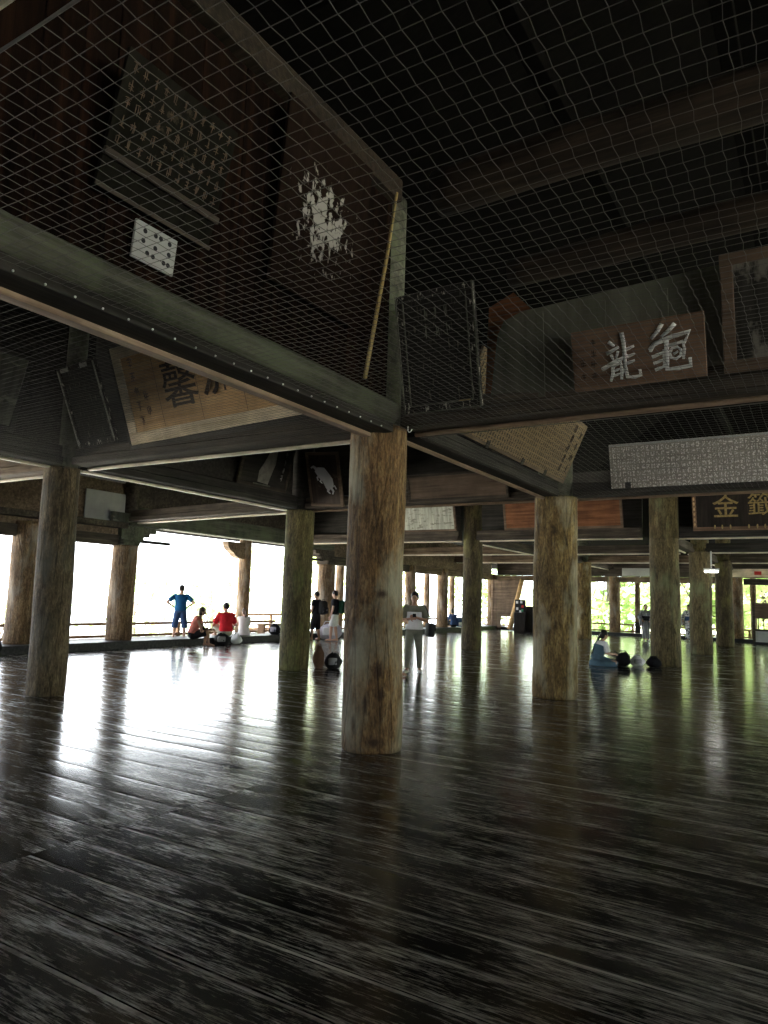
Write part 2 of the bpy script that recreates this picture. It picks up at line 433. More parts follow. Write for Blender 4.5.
# kerb sills on the open sides and the veranda outside them
for nm, lo, hi in (('trim_1', (-17.15, -7, -.12), (-16.25, 40.25, .2)), ('trim_2', (-16.24, 39.45, -.12), (15.2, 40.2, .16))):
    struct(MB().box(lo, hi, .015).build(nm, 'sill'))
struct(MB().box((-19.6, -7, -.12), (-17.16, 42.4, .05)).box((-17.15, 40.26, -.12), (15.2, 42.4, .05)).build('veranda_floor', 'veranda'))
# ground falling away outside
def ground():
    b = MB(); n = 40; vs = []; fs = []
    for i in range(n + 1):
        for j in range(n + 1):
            x = -90 + 180 * i / n; y = -50 + 170 * j / n
            d = max(0, -19 - x, y - 42, x - 17)
            hill = max(0, (y - 50)) * .22 * (1 / (1 + math.exp(-(x + 16) / 5))) if y > 50 else 0
            vs.append((x, y, -1.3 - .06 * d + hill + .25 * noise.noise((x * .1, y * .1, 0))))
    for i in range(n):
        for j in range(n):
            fs.append((i * (n + 1) + j, (i + 1) * (n + 1) + j, (i + 1) * (n + 1) + j + 1, i * (n + 1) + j + 1))
    return b.add(vs, fs).build('ground', 'ground', smooth=True)
struct(ground())

# roof deck: hipped shell seen from below, eaves past the veranda
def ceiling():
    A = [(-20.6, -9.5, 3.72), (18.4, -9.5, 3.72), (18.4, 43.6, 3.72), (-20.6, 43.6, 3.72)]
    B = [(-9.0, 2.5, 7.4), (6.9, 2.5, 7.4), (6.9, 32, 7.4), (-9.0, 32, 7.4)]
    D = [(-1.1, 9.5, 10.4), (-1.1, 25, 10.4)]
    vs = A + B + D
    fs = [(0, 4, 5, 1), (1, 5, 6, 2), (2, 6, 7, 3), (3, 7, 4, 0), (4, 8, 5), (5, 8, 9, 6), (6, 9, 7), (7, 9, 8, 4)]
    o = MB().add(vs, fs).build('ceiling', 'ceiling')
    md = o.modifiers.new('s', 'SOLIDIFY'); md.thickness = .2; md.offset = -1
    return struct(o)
ceiling()

# ------------------------------------------------------------------ pillars
PM = {
 'B': pillar_mat('pillar_tan', (.05, .026, .01), (.22, .128, .055), (.46, .32, .16), 1, edge=(.36, .34, .24),
                 knots=((.225, -.235, 1.64, .12, .085), (.22, -.24, .84, .1, .16), (.235, -.22, .6, .07, .12), (.1, -.3, .5, .05, .2), (-.02, -.32, .28, .05, .2), (.19, -.26, .12, .16, .12))),
 'C': pillar_mat('pillar_honey', (.05, .03, .01), (.2, .13, .046), (.42, .31, .13), 2, edge=(.44, .4, .27)),
 'A': pillar_mat('pillar_grey', (.05, .036, .02), (.16, .12, .072), (.32, .255, .16), 3, edge=(.1, .1, .08)),
 'E': pillar_mat('pillar_moss', (.045, .036, .014), (.14, .115, .045), (.26, .22, .1), 4, edge=(.16, .18, .06)),
 'F': pillar_mat('pillar_dark', (.025, .018, .008), (.08, .06, .028), (.16, .125, .06), 5, edge=(.17, .16, .05)),
 'D': pillar_mat('pillar_olive', (.04, .03, .014), (.13, .1, .046), (.26, .21, .105), 6, edge=(.19, .2, .1)),
 'G': pillar_mat('pillar_edge', (.1, .055, .026), (.26, .165, .09), (.46, .33, .2), 7, edge=(.34, .3, .25)),
}
def pillar(key, x, y, r, h, mat, label, seed, top=None, zb=0.0, upper=None, detail=1.0, knob=1.0, lean=(0, 0), group='round pillars of the hall'):
    root = empty('round_pillar', (x, y, zb), 0, label, 'pillar', group)
    n, m = int(44 * detail), int(46 * detail); rg = random.Random(seed)
    hs = h - zb; rings = []
    for i in range(m + 1):
        t = i / m; z = hs * t
        rr = r * (1.0 - .045 * t) * (1 - .03 * math.exp(-z / .05))
        cx = .02 * noise.noise((seed, z * .5, 1)) * knob + lean[0] * t; cy = .02 * noise.noise((seed, z * .5, 5)) * knob + lean[1] * t
        ring = []
        for j in range(n):
            a = 2 * PI * j / n
            d = 1 + .045 * knob * noise.noise((math.cos(a) * 1.3 + seed, math.sin(a) * 1.3, z * .7)) + .014 * knob * noise.noise((math.cos(a) * 6 + seed, math.sin(a) * 6, z * 2.5)) + .012 * knob * noise.noise((math.cos(a) * 12, math.sin(a) * 12 + seed, z * .6))
            ring.append((cx + rr * d * math.cos(a), cy + rr * d * math.sin(a), z))
        rings.append(ring)
    MB().loft(rings).build('shaft', PM[mat], root, smooth=True)
    if upper:
        r2 = upper[0] if isinstance(upper, tuple) else r * .8
        z2 = upper[1] if isinstance(upper, tuple) else upper
        MB().tube([(lean[0], lean[1], hs - .001 + (z2 - h) * k / 6) for k in range(7)], [r2 * (1 + .02 * noise.noise((k, seed, 3))) for k in range(7)], 24).build('upper_post', 'beam_green' if mat in ('B', 'A', 'C') else 'beam_dark' if mat == 'E' else PM[mat], root, smooth=True)  # darker timber puts the shade above the beams into the post's colour
    return root

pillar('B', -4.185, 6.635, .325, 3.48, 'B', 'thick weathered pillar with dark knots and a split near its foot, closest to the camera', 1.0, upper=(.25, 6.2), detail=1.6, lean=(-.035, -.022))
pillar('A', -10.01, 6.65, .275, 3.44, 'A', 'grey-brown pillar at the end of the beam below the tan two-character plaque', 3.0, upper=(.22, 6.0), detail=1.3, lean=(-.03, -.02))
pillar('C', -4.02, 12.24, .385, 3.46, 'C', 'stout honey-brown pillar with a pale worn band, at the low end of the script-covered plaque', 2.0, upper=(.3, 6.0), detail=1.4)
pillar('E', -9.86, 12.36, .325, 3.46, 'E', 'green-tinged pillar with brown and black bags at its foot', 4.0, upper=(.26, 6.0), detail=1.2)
pillar('F', -9.85, 21.5, .325, 5.6, 'F', 'dark slim pillar between the mottled white board and the wide red-brown board', 5.0)
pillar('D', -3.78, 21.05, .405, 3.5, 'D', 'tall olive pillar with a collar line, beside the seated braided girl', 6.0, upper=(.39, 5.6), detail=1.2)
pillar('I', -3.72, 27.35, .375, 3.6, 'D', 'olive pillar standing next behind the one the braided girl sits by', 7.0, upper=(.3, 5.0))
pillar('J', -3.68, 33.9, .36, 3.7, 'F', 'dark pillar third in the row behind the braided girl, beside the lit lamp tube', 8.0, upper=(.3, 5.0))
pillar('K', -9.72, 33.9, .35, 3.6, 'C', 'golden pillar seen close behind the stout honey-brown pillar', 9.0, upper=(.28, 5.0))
# pillars on the far sill
for k, (x, lab) in enumerate(((-9.75, 'slim golden pillar on the far sill just past the railing post'), (-3.75, 'brown pillar on the far sill beside the low notice stand'), (-6.75, 'slim pillar on the far sill hidden behind the olive collared pillar'), (-.9, 'slim pillar on the far sill beyond the notice stand'))):
    if k in (2, 3): continue
    pillar('f', x, 39.85,   .3, 3.16, 'G', lab, 20.0 + k, zb=.16, detail=.7)
# pillars on the long sill
for k, (y, lab, r) in enumerate(((10.35, 'orange-brown pillar on the kerb beside the tall thin outer post', .33), (13.3, 'two-toned pillar on the kerb under the stepped bracket, bright rail on both sides', .36), (23.0, 'pale orange pillar behind the two young men in black shirts', .36), (29.8, 'slim pillar behind the man with the shoulder bag', .27), (33.2, 'slim golden pillar on the kerb where a person in dark clothes sits', .3), (39.75, 'pale brown corner pillar next to the plank screen', .3))):
    pillar('s', X2 + .02, y, r, (3.2, 2.84, 2.84, 3.2, 3.2, 3.2)[k], 'G', lab, 40.0 + k, zb=.2, detail=.8, group='pillars along the kerb')
struct(MB().tube([(X2 + .14, 13.3, 3.58), (X2 + .14, 13.3, 4.1), (X2 + .14, 13.3, 4.7)], .2, 16).build('trim_8', 'beam', smooth=True))
# outer posts that carry the eaves
for k, (x, y, r, h, lab) in enumerate(((-19.0, 12.1, .16, 3.7, 'tall thin pinkish post outside the kerb next to the orange-brown pillar'), (-19.05, 20.6, .25, 3.72, 'outer brown post with a carved bracket, behind the people on the kerb'), (-19.05, 27.0, .2, 3.7, 'outer post half hidden behind the closest thick pillar'), (-19.05, 35.5, .17, 3.7, 'thin brown outer post beyond the man with the shoulder bag'), (-19.05, 38.7, .17, 3.7, 'thin pinkish outer post beyond the person in dark clothes on the kerb'), (-8.95, 41.7, .15, 3.7, 'thin reddish outer post beside the striped kimono'), (-3.15, 41.7, .15, 3.7, 'thin reddish outer post above the notice stand'))):
    p = pillar('o', x, y, r, h, 'G', lab, 60.0 + k, zb=.05, detail=.6, knob=.5, group='outer posts of the veranda')
    if k == 1:
        b = MB()
        prof = [(0, 0), (0, .62), (-.95, .62), (-.92, .45), (-.8, .3), (-.62, .22), (-.5, .1), (-.3, .03)]
        b.loft([[(-.14, px_ - .18, z_ + 2.85) for px_, z_ in prof], [(.14, px_ - .18, z_ + 2.85) for px_, z_ in prof]])
        b.build('bracket', 'beam_tan', p)

# ------------------------------------------------------------------ beams
def beam(p0, p1, zb, label, mat='beam', h=.34, w=.26, ledge=.17, lw=.34, batten='batten', bw=.07, group='tie beams between the pillars', cut=(0, 0), name='tie_beam', ledge_mat=None, bat_h=.045):
    """A tie beam: recessed upper body, a wider lower ledge, and a pale batten nailed along the ledge's lower edge."""
    p0 = Vector((*p0, 0)); p1 = Vector((*p1, 0)); d = (p1 - p0).normalized()
    p0 = p0 + d * cut[0]; p1 = p1 - d * cut[1]
    L = (p1 - p0).length; mid = (p0 + p1) / 2
    root = empty(name, (mid.x, mid.y, zb), math.atan2(d.y, d.x), label, 'beam', group)
    sd = rnd.uniform(0, 99)
    def bar(z0, z1, hw, nm, mt, y0=0.0, rough=.012):
        rings = []; k = max(6, int(L / .35))
        for i in range(k + 1):
            x = -L / 2 + L * i / k
            e = [rough * noise.noise((x * .9, sd, q)) for q in range(4)]
            c = .018
            rings.append([(x, y0 - hw + c, z0), (x, y0 + hw - c, z0 + e[0] * .3), (x, y0 + hw + e[1], z0 + c), (x, y0 + hw + e[1], z1 - c), (x, y0 + hw - c, z1 + e[2]), (x, y0 - hw + c, z1 + e[2]), (x, y0 - hw + e[3], z1 - c), (x, y0 - hw + e[3], z0 + c)])
        MB().loft(rings).build(nm, mt, root)
    bar(bat_h, ledge, lw / 2, 'ledge', ledge_mat or mat)
    bar(ledge, h, w / 2, 'beam_body', mat)
    if batten:
        nrm = Vector((-d.y, d.x, 0)); sgn = 1 if nrm.dot(mid) > 0 else -1
        bar(0, bat_h, bw / 2, 'batten', batten, y0=sgn * (lw / 2 - bw / 2 + .006), rough=.004)
    return root

XR = 3.0
ref = dict(B='the closest thick pillar', A='the grey-brown pillar', C='the stout honey-brown pillar', E='the green-tinged pillar', D='the collared olive pillar', F='the dark slim pillar', I='the second olive pillar', J='the lamp-side pillar', K='the golden pillar', L='the far sill')
# row a (closest cross row)
beam((X0 - .1, ROWS['a']), (X1, ROWS['a']), 3.40, 'brown beam with a pale lower edge carrying the tan two-character plaque', 'beam', cut=(.27, .25), h=.3)
beam((X0 - .1, ROWS['a']), (XR, ROWS['a']), 3.40, 'brown beam below the plaque with two silver characters', 'beam', cut=(.27, 0), h=.3, batten='batten_brown')
beam((X1, ROWS['a']), (X2 + .5, ROWS['a']), 3.36, 'beam running outward from the grey-brown pillar toward the kerb', 'beam_tan', cut=(.25, .2), h=.5)
# row b
beam((X1, ROWS['b']), (X2 + .45, 13.05), 3.43, 'beam from the green-tinged pillar toward the kerb', 'beam', cut=(.28, .2), h=.34)
beam((X1, ROWS['b']), (X0, ROWS['b']), 3.43, 'beam under the long plain brown board and the white horse picture', 'beam', cut=(.28, .33), h=.28, batten='batten_brown')
beam((X0, ROWS['b']), (XR, ROWS['b']), 3.42, 'dark beam under the long pale tablet of tiny script', 'beam_dark', cut=(.33, 0), h=.28, ledge=.13, batten='batten_brown')
# row c
beam((X1, ROWS['c']), (X2 + .4, ROWS['c']), 3.52, 'beam under the mottled white board', 'beam', cut=(.33, .2))
beam((X1, ROWS['c']), (X0, ROWS['c']), 3.52, 'beam under the wide red-brown board', 'beam', cut=(.33, .42))
beam((X0, ROWS['c']), (XR, ROWS['c']), 3.50, 'dark beam under the sign with gold characters', 'beam_dark', cut=(.42, 0), ledge=.16)
# row d, e
beam((X1 + .4, ROWS['d']), (X0, ROWS['d']), 3.5, 'cross beam reaching the second olive pillar from the stout one', 'beam', cut=(0, .38))
beam((X0, ROWS['d']), (XR, ROWS['d']), 3.53, 'dark cross beam from the second olive pillar past the gold sign', 'beam_dark', cut=(.38, 0))
beam((X2 + .4, ROWS['e']), (X1, ROWS['e']), 3.55, 'cross beam between the corner screen and the golden pillar', 'beam_tan', cut=(0, .36))
beam((X1, ROWS['e']), (X0, ROWS['e']), 3.55, 'cross beam between the golden pillar and the lamp-side pillar', 'beam_tan', cut=(.36, .37))
beam((X0, ROWS['e']), (XR, ROWS['e']), 3.55, 'cross beam from the lamp-side pillar over the notice stand', 'beam', cut=(.37, 0))
beam((X2 + .4, 27.3), (X1 - .2, 27.3), 3.5, 'cross beam over the man with the shoulder bag', 'beam_tan')
# long beams on the near pillar line
def near_beam():
    L = 5.35; root = empty('tie_beam', (X0 - .02, 6.4 - L / 2, 3.33), PI / 2, 'long lichen-green beam under the boarded wall with white flaking picture', 'beam', 'tie beams between the pillars')
    k = 40; up, lo, ba = [], [], []
    for i in range(k + 1):
        x = -L / 2 + L * i / k
        r = []
        for a in range(14):
            t = 2 * PI * a / 14
            y = .2 * math.cos(t); z = .245 + .165 * math.sin(t)
            s = 1 + .05 * noise.noise((x * .8, math.cos(t), math.sin(t) + 4))
            y = math.copysign(min(abs(y) * 1.18, .19), y)
            r.append((x, y * s, .265 + (z - .245) * s * .88))
        up.append(r)
    MB().loft(up).build('beam_body', 'beam_green', root, smooth=True)
    MB().box((-L / 2, -.13, .045), (L / 2, .13, .18), .01).build('fascia', 'beam_dark', root)
    MB().box((-L / 2, .1, 0), (L / 2, .2, .045), .008).build('batten', 'batten_brown', root)
    b = MB()
    for i in range(26):
        b.ell((-L / 2 + .1 + i * .2, -.135, .06), .008, nu=6, nv=4)
    tag(b.build('staple', 'white_metal', root), kind='stuff')
near_beam()
beam((X0, ROWS['a']), (X0, ROWS['b']), 3.40, 'dark beam sloping in view from the closest pillar to the stout honey-brown one', 'beam_dark', cut=(.3, .36), h=.28, batten='batten_brown', lw=.3)
beam((X0, ROWS['c']), (X0, ROWS['d']), 3.5, 'beam with a pale edge behind the collared olive pillar', 'beam', cut=(.42, .38))
beam((X0, ROWS['d']), (X0, ROWS['e']), 3.5, 'beam with a pale edge between the second and third pillars behind the girl', 'beam', cut=(.38, .37))
beam((X0, ROWS['e']), (X0, ROWS['f'] - .3), 3.5, 'beam with a pale edge from the lamp-side pillar to the far sill', 'beam', cut=(.37, .1))
beam((X1, 1.0), (X1, ROWS['a']), 3.40, 'beam with a pale edge reaching the grey-brown pillar under the grey-green board', 'beam_dark', cut=(0, .26))
beam((X1, ROWS['a']), (X1, ROWS['b']), 3.42, 'dark beam with a pale edge between the grey-brown and green-tinged pillars', 'beam_dark', cut=(.26, .29))
beam((X1, ROWS['c']), (X1, ROWS['e']), 3.5, 'beam with a pale edge from the dark slim pillar to the golden one', 'beam', cut=(.33, .36))
beam((X1, ROWS['e']), (X1, ROWS['f'] - .3), 3.5, 'beam with a pale edge from the golden pillar to the far sill', 'beam', cut=(.36, .1))
beam((-8, .92), (XR, .92), 3.38, 'pale beam overhead in the very corner, the net wired along it', 'batten', cut=(0, 0), batten=None, ledge=.17)
# kerb line: lintels, the high entrance beam, upper boards
def lintel(p0, p1, zb, h, mat, label, w=.24):
    p0 = Vector((*p0, 0)); p1 = Vector((*p1, 0)); d = (p1 - p0); L = d.length; mid = (p0 + p1) / 2
    o = MB().box((-L / 2, -w / 2, 0), (L / 2, w / 2, h), .015).build('lintel', mat)
    o.location = (mid.x, mid.y, zb); o.rotation_euler.z = math.atan2(d.y, d.x)
    return tag(o, label, 'beam', 'lintels over the openings', 'thing')
def span(a, b, ra, rb): return a + ra, b - rb
lintel((X2, 3.0), (X2, 10.02), 2.82, .3, 'beam', 'dark lintel reaching the orange-brown kerb pillar')
lintel((X2, 10.7), (X2, 12.98), 2.82, .3, 'beam', 'dark lintel from the orange-brown pillar to the two-toned one')
lintel((X2, 23.4), (X2, 29.5), 2.86, .34, 'beam', 'lintel behind the closest thick pillar, past the two young men')
lintel((X2, 30.1), (X2, 32.88), 2.86, .34, 'beam_tan', 'tan lintel over the man with the shoulder bag')
lintel((X2, 33.52), (X2, 39.42), 2.86, .34, 'beam_tan', 'tan lintel over the person in dark clothes')
o = MB().box((-4.98, -.2, 0), (4.98, .2, .54), .05).build('entrance_beam', 'beam_green'); o.location = (X2, 18.27, 3.43); o.rotation_euler.z = PI / 2
tag(o, 'deep moss-dark beam high over the wide opening with the seated people', 'beam', 'lintels over the openings', 'thing')
lintel((X2 + .3, ROWS['f']), (-10.08, ROWS['f']), 2.86, .3, 'beam_tan', 'tan lintel on the far side from the corner screen')
lintel((-9.42, ROWS['f']), (-4.08, ROWS['f']), 2.86, .3, 'beam_tan', 'tan lintel over the woman in the striped kimono')
lintel((-3.42, ROWS['f']), (3.0, ROWS['f']), 2.83, .3, 'beam_dark', 'dark lintel over the notice stand')
# stepped bracket arms on kerb pillars
def bracket(x, y, z, label, mat='beam_green', L=2.6):
    root = empty('stepped_bracket', (x, y, z), 0, label, 'bracket', 'stepped brackets on the kerb pillars')
    b = MB()
    for k, (l, h) in enumerate(((.5, .13), (.72, .13), (.95, .14), (1.2, .05))):
        b.box((-.17, min(-.28, L * l) if L < 0 else -.28, .12 * k), (.17, max(.28, L * l), .12 * k + h), .012)
    b.build('arm', mat, root)
    MB().box((-.3, -.3, -.16), (.3, .3, 0), .04).build('bearing_block', mat, root)
    MB().box((-.06, min(.3 * L, 1.6 * L), -.04), (.06, max(.3 * L, 1.6 * L), .05), .008).build('nosing', 'beam_dark', root)
bracket(X2, 13.3, 3.0, 'dark stepped bracket on top of the two-toned kerb pillar', L=1)
bracket(X2, 23.0, 3.0, 'stepped bracket on the pale orange pillar behind the young men', 'beam', L=-1)
# upper walls
def uwall(nm, lo, hi, mat, label=None):
    o = MB().box(lo, hi).build(nm, mat); return struct(o, label)
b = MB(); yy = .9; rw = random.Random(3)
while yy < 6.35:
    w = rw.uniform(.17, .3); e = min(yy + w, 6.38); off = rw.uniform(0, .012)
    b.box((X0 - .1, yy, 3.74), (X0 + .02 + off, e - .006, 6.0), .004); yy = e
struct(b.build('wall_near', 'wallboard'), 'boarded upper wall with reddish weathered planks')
struct(MB().box((X0 - .16, .9, 6.0), (X0 + .14, 6.4, 6.26), .02).build('trim_3', 'log'))
uwall('wall_mid', (X1 + .3, ROWS['a'] + .08, 3.72), (X0 - .45, ROWS['a'] + .16, 6.0), 'beam_dark')
uwall('wall_side', (X1 - .06, 6.95, 3.78), (X1 + .02, 12.0, 6.0), 'beam_dark')
uwall('wall_near_side', (X1 - .06, 1.0, 3.76), (X1 + .02, 6.4, 6.0), 'beam_dark')
uwall('wall_inner', (X1 + .3, ROWS['b'] + .1, 3.76), (X0 - .4, ROWS['b'] + .18, 6.0), 'beam_dark')
uwall('wall_cross', (X2 + .5, ROWS['c'] + .1, 3.86), (X1 - .4, ROWS['c'] + .18, 5.3), 'beam_dark')
uwall('wall_cross_inner', (X1 + .4, ROWS['c'] + .1, 3.86), (X0 - .42, ROWS['c'] + .18, 5.6), 'beam_dark')
uwall('wall_gold', (X0 + .42, ROWS['c'] + .1, 3.84), (XR, ROWS['c'] + .18, 5.6), 'beam_dark')
uwall('wall_kerb', (X2 - .06, 3.0, 3.13), (X2 + .02, 13.24, 4.6), 'beam_tan')
uwall('wall_kerb_high', (X2 - .06, 13.3, 3.99), (X2 + .02, 23.25, 4.75), 'beam')
uwall('wall_kerb_far', (X2 - .06, 23.31, 3.21), (X2 + .02, 39.6, 4.6), 'beam_tan')
uwall('wall_far', (X2 + .3, ROWS['f'] - .04, 3.17), (3.0, ROWS['f'] + .04, 4.5), 'beam')

# roof logs, purlins and rafters
def log(p0, p1, r, bow, label, mat='log', group='rough roof logs'):
    p0 = Vector(p0); p1 = Vector(p1); n = 24; pts = []; rad = []
    for i in range(n + 1):
        t = i / n; p = p0.lerp(p1, t); p.z += bow * math.sin(PI * t) + .03 * noise.noise((t * 4, p0.y, 1)); p.y += .05 * noise.noise((t * 3, p0.y, 7))
        pts.append(p); rad.append(r * (1 + .08 * noise.noise((t * 6, p0.y, 3))))
    mid = (p0 + p1) / 2
    o = MB().tube([p - mid for p in pts], rad, 16).build('roof_log', mat, smooth=True); o.location = mid
    return tag(o, label, 'beam', group, 'thing')
log((-3.6, 6.75, 6.2), (2.6, 6.75, 6.2), .25, .05, 'thick rough log under the roof, crossing above the green-grey panel')
log((-3.6, 9.0, 6.2), (2.6, 9.0, 6.1), .2, .12, 'bowed rough log under the roof, just over the top of the green-grey panel')
log((-3.6, 4.2, 6.75), (2.6, 4.2, 6.75), .2, .05, 'highest faint log in the dark above the wire net', 'ceiling')
log((-9.5, 3.6, 6.3), (-4.3, 3.6, 6.3), .2, .05, 'dark roof log beyond the boarded wall with plaques', 'ceiling')
for k, x in enumerate((-2.3, -.6, 1.1)):
    struct(MB().box((x - .09, 1.0, 6.95), (x + .09, 30, 7.13), .01).build('trim_%d' % (4 + k), 'ceiling'))

# wire nets under the roof: wavy wires in two directions
def net(xa, xb, ya, yb, z, label, cell=.072, r=.0011):
    nx = int((xb - xa) / cell); ny = int((yb - ya) / cell)
    def P(i, j):
        x = xa + (xb - xa) * i / nx; y = ya + (yb - ya) * j / ny
        k = .0035
        x += k * (1 if (i + j) % 2 else -1) + .012 * noise.noise((x * 1.5, y * 1.5, 2)); y += .004 * (1 if (j % 2) else -1) + .012 * noise.noise((x * 1.5, y * 1.5, 8))
        u = (x - xa) / (xb - xa); v = (y - ya) / (yb - ya)
        return Vector((x, y, z - .05 * math.sin(PI * min(max(u, 0), 1)) * math.sin(PI * min(max(v, 0), 1)) + .008 * noise.noise((x * 2, y * 2, 0))))
    G = [[P(i, j) for j in range(ny + 1)] for i in range(nx + 1)]
    vs, fs = [], []
    def wire(pts):
        o = len(vs)
        for p in pts:
            vs.extend(((p.x - r, p.y - r, p.z), (p.x + r, p.y - r, p.z), (p.x + r, p.y + r, p.z + r), (p.x - r, p.y + r, p.z + r)))
        for i in range(len(pts) - 1):
            a = o + 4 * i; b = a + 4
            for q in range(4):
                q2 = (q + 1) % 4; fs.append((a + q, a + q2, b + q2, b + q))
    def wire_off(pts, ax):
        o = len(vs)
        for p in pts:
            d = Vector((r, 0, 0)) if ax == 'y' else Vector((0, r, 0)); u = Vector((0, 0, r))
            vs.extend((tuple(p - d - u), tuple(p + d - u), tuple(p + d + u), tuple(p - d + u)))
        for i in range(len(pts) - 1):
            a = o + 4 * i; b = a + 4
            for q in range(4):
                q2 = (q + 1) % 4; fs.append((a + q, a + q2, b + q2, b + q))
    for i in range(nx + 1): wire_off(G[i], 'y')
    for j in range(ny + 1): wire_off([G[i][j] for i in range(nx + 1)], 'x')
    me = bpy.data.meshes.new('wire_net'); me.from_pydata(vs, [], fs); me.materials.append(M['net'])
    o = bpy.data.objects.new('wire_net', me); C.objects.link(o)
    e = MB().tube([(xa, ya, z), ((xa + xb) / 2, ya, z - .004), (xb, ya, z)], .005, 6)
    e.build('edge_cable', 'net', o)
    return tag(o, label, 'net', 'wire nets under the roof')
net(X0 + .19, 2.4, 1.16, 6.46, 3.395, 'wire net stretched overhead before the silver-lettered plaque and the flaking picture')
net(X1 + .2, X0 - .22, 1.16, 6.46, 3.385, 'wire net hung before the tan two-character plaque, beyond the lichen-green beam', r=.0008)
net(X0 + .19, 2.4, 6.85, 12.1, 3.40, 'wire net under the long pale tablet, behind the silver-lettered plaque', cell=.08, r=.0008)
struct(MB().box((-17, -7.2, 0), (15.4, -7.05, 4.2)).build('rear_light_block', 'beam'))  # unseen board wall added behind the camera to block light from the open rear
#@@PLAQUES
# ------------------------------------------------------------------ votive plaques
# local frame: x = viewer's right, z = up, -y = toward the viewer; base of the plaque at z = 0
def text_mesh(s, size, mat, parent, loc, name='character', extrude=.008, bold=.0, slant=0):
    c = bpy.data.curves.new('t', 'FONT'); c.body = s; c.size = size; c.extrude = extrude; c.offset = bold; c.align_x = 'CENTER'; c.align_y = 'CENTER'
    c.bevel_depth = 0
    to = bpy.data.objects.new('t', c); C.objects.link(to)
    dg = bpy.context.evaluated_depsgraph_get(); dg.update()
    me = bpy.data.meshes.new_from_object(to.evaluated_get(dg)); bpy.data.objects.remove(to); bpy.data.curves.remove(c)
    me.name = name; me.materials.clear(); me.materials.append(M[mat])
    o = bpy.data.objects.new(name, me); C.objects.link(o); o.parent = parent; o.location = loc; o.rotation_euler = (PI / 2, 0, slant)
    return o

def strokes(b, cx, cz, w, h, r, y, n=7):
    """an illegible little brushed character: a few short bars"""
    b.tube([(cx, y, cz + h * .5), (cx + w * .04, y - .002, cz), (cx, y, cz - h * .48)], [w * .05, w * .07, w * .05], 5)
    for k in range(n):
        if r.random() < .55: x0, x1 = cx - w * r.uniform(.2, .5), cx + w * r.uniform(.2, .5); z0 = cz + h * r.uniform(-.45, .45); z1 = z0 + h * r.uniform(-.08, .12)
        else: x0 = cx + w * r.uniform(-.4, .4); x1 = x0 + w * r.uniform(-.15, .15); z0 = cz + h * .45 * r.uniform(.2, 1); z1 = cz - h * .45 * r.uniform(.2, 1)
        b.tube([(x0, y, z0), ((x0 + x1) / 2, y - .002, (z0 + z1) / 2 + h * .03), (x1, y, z1)], [w * .05, w * .07, w * .04], 5)

def marks(parent, mat, items, r, y, n=6):
    for (cx, cz, w, h) in items:
        b = MB(); strokes(b, cx, cz, w, h, r, y, n); b.build('brushed_character', mat, parent)

def plaque(name, label, loc, rz, w, h, tilt, board, frame=None, fw=.1, th=.03, fth=.06, roll=0, group='votive plaques hung above the beams', fmat2=None, cat='plaque'):
    root = empty(name, loc, rz, label, cat, group, rx=math.radians(tilt), ry=math.radians(roll))
    f = fw if frame else 0
    MB().box((-w / 2 + f * .8, -th / 2, f * .8), (w / 2 - f * .8, th / 2, h - f * .8), .003).build('board', board, root)
    if frame:
        b = MB(); t = fth / 2
        b.box((-w / 2, -t, 0), (w / 2, t, fw), .008).box((-w / 2, -t, h - fw), (w / 2, t, h), .008)
        b.box((-w / 2, -t, fw), (-w / 2 + fw, t, h - fw), .008).box((w / 2 - fw, -t, fw), (w / 2, t, h - fw), .008)
        b.build('frame', frame, root)
    return root

YA = ROWS['a'] - .22
# tan plaque with two dark characters
p = plaque('votive_plaque', 'tan plaque with a cream border and dark brushed characters, half hidden by the lichen-green beam', (-6.43, YA + .02, 3.68), 0, 3.5, 1.34, 20, 'plaque_tan', 'plaque_cream', .16, roll=-2.2)
text_mesh('馨', .66, 'ink', p, (-.60, -.02, .64), 'character', .004, .003)
text_mesh('流', .62, 'ink', p, (.1, -.02, .68), 'character', .004, .003, .12)
marks(p, 'plaque_brown', [(-1.42, 1.1 - k * .2, .11, .13) for k in range(5)] + [(-1.25, .62 - k * .2, .11, .13) for k in range(2)], random.Random(4), -.02)
for x in (-1.02, -.3, .45, 1.1): MB().box((x - .004, -.0165, .17), (x + .004, -.0125, 1.17)).build('board_joint', 'plaque_brown', p)
MB().box((-1.85, .02, -.07), (1.85, .09, 0), .01).box((-1.86, .02, 0), (-1.76, .09, 1.36), .01).build('backing_frame', 'beam_dark', p)
# small dark framed panel beside it
p = plaque('votive_plaque', 'narrow dark framed panel with worn pale edges, just beside the tan plaque', (-8.96, YA + .03, 3.7), 0, .84, 1.18, 22, 'plaque_black', 'frame_black', .07, roll=-3)
for sx in (-1, 1): MB().box((sx * .4 - .012, -.04, .03), (sx * .4 + .012, -.03, 1.15)).build('worn_edge', 'pale_board', p)
MB().box((-.34, -.035, 1.1), (-.16, -.028, 1.16), .003).build('label_strip', 'pale_plain', p); MB().box((.1, -.035, 1.1), (.26, -.028, 1.16), .003).build('label_strip', 'pale_plain', p)
# grey-green board on the side wall, cut by the picture edge
p = plaque('votive_plaque', 'faded grey-green board hung on the side wall before the grey-brown pillar', (X1 + .12, 4.75, 3.76), PI / 2, 1.7, 1.12, 20, 'greyboard', 'beam_dark', .08)
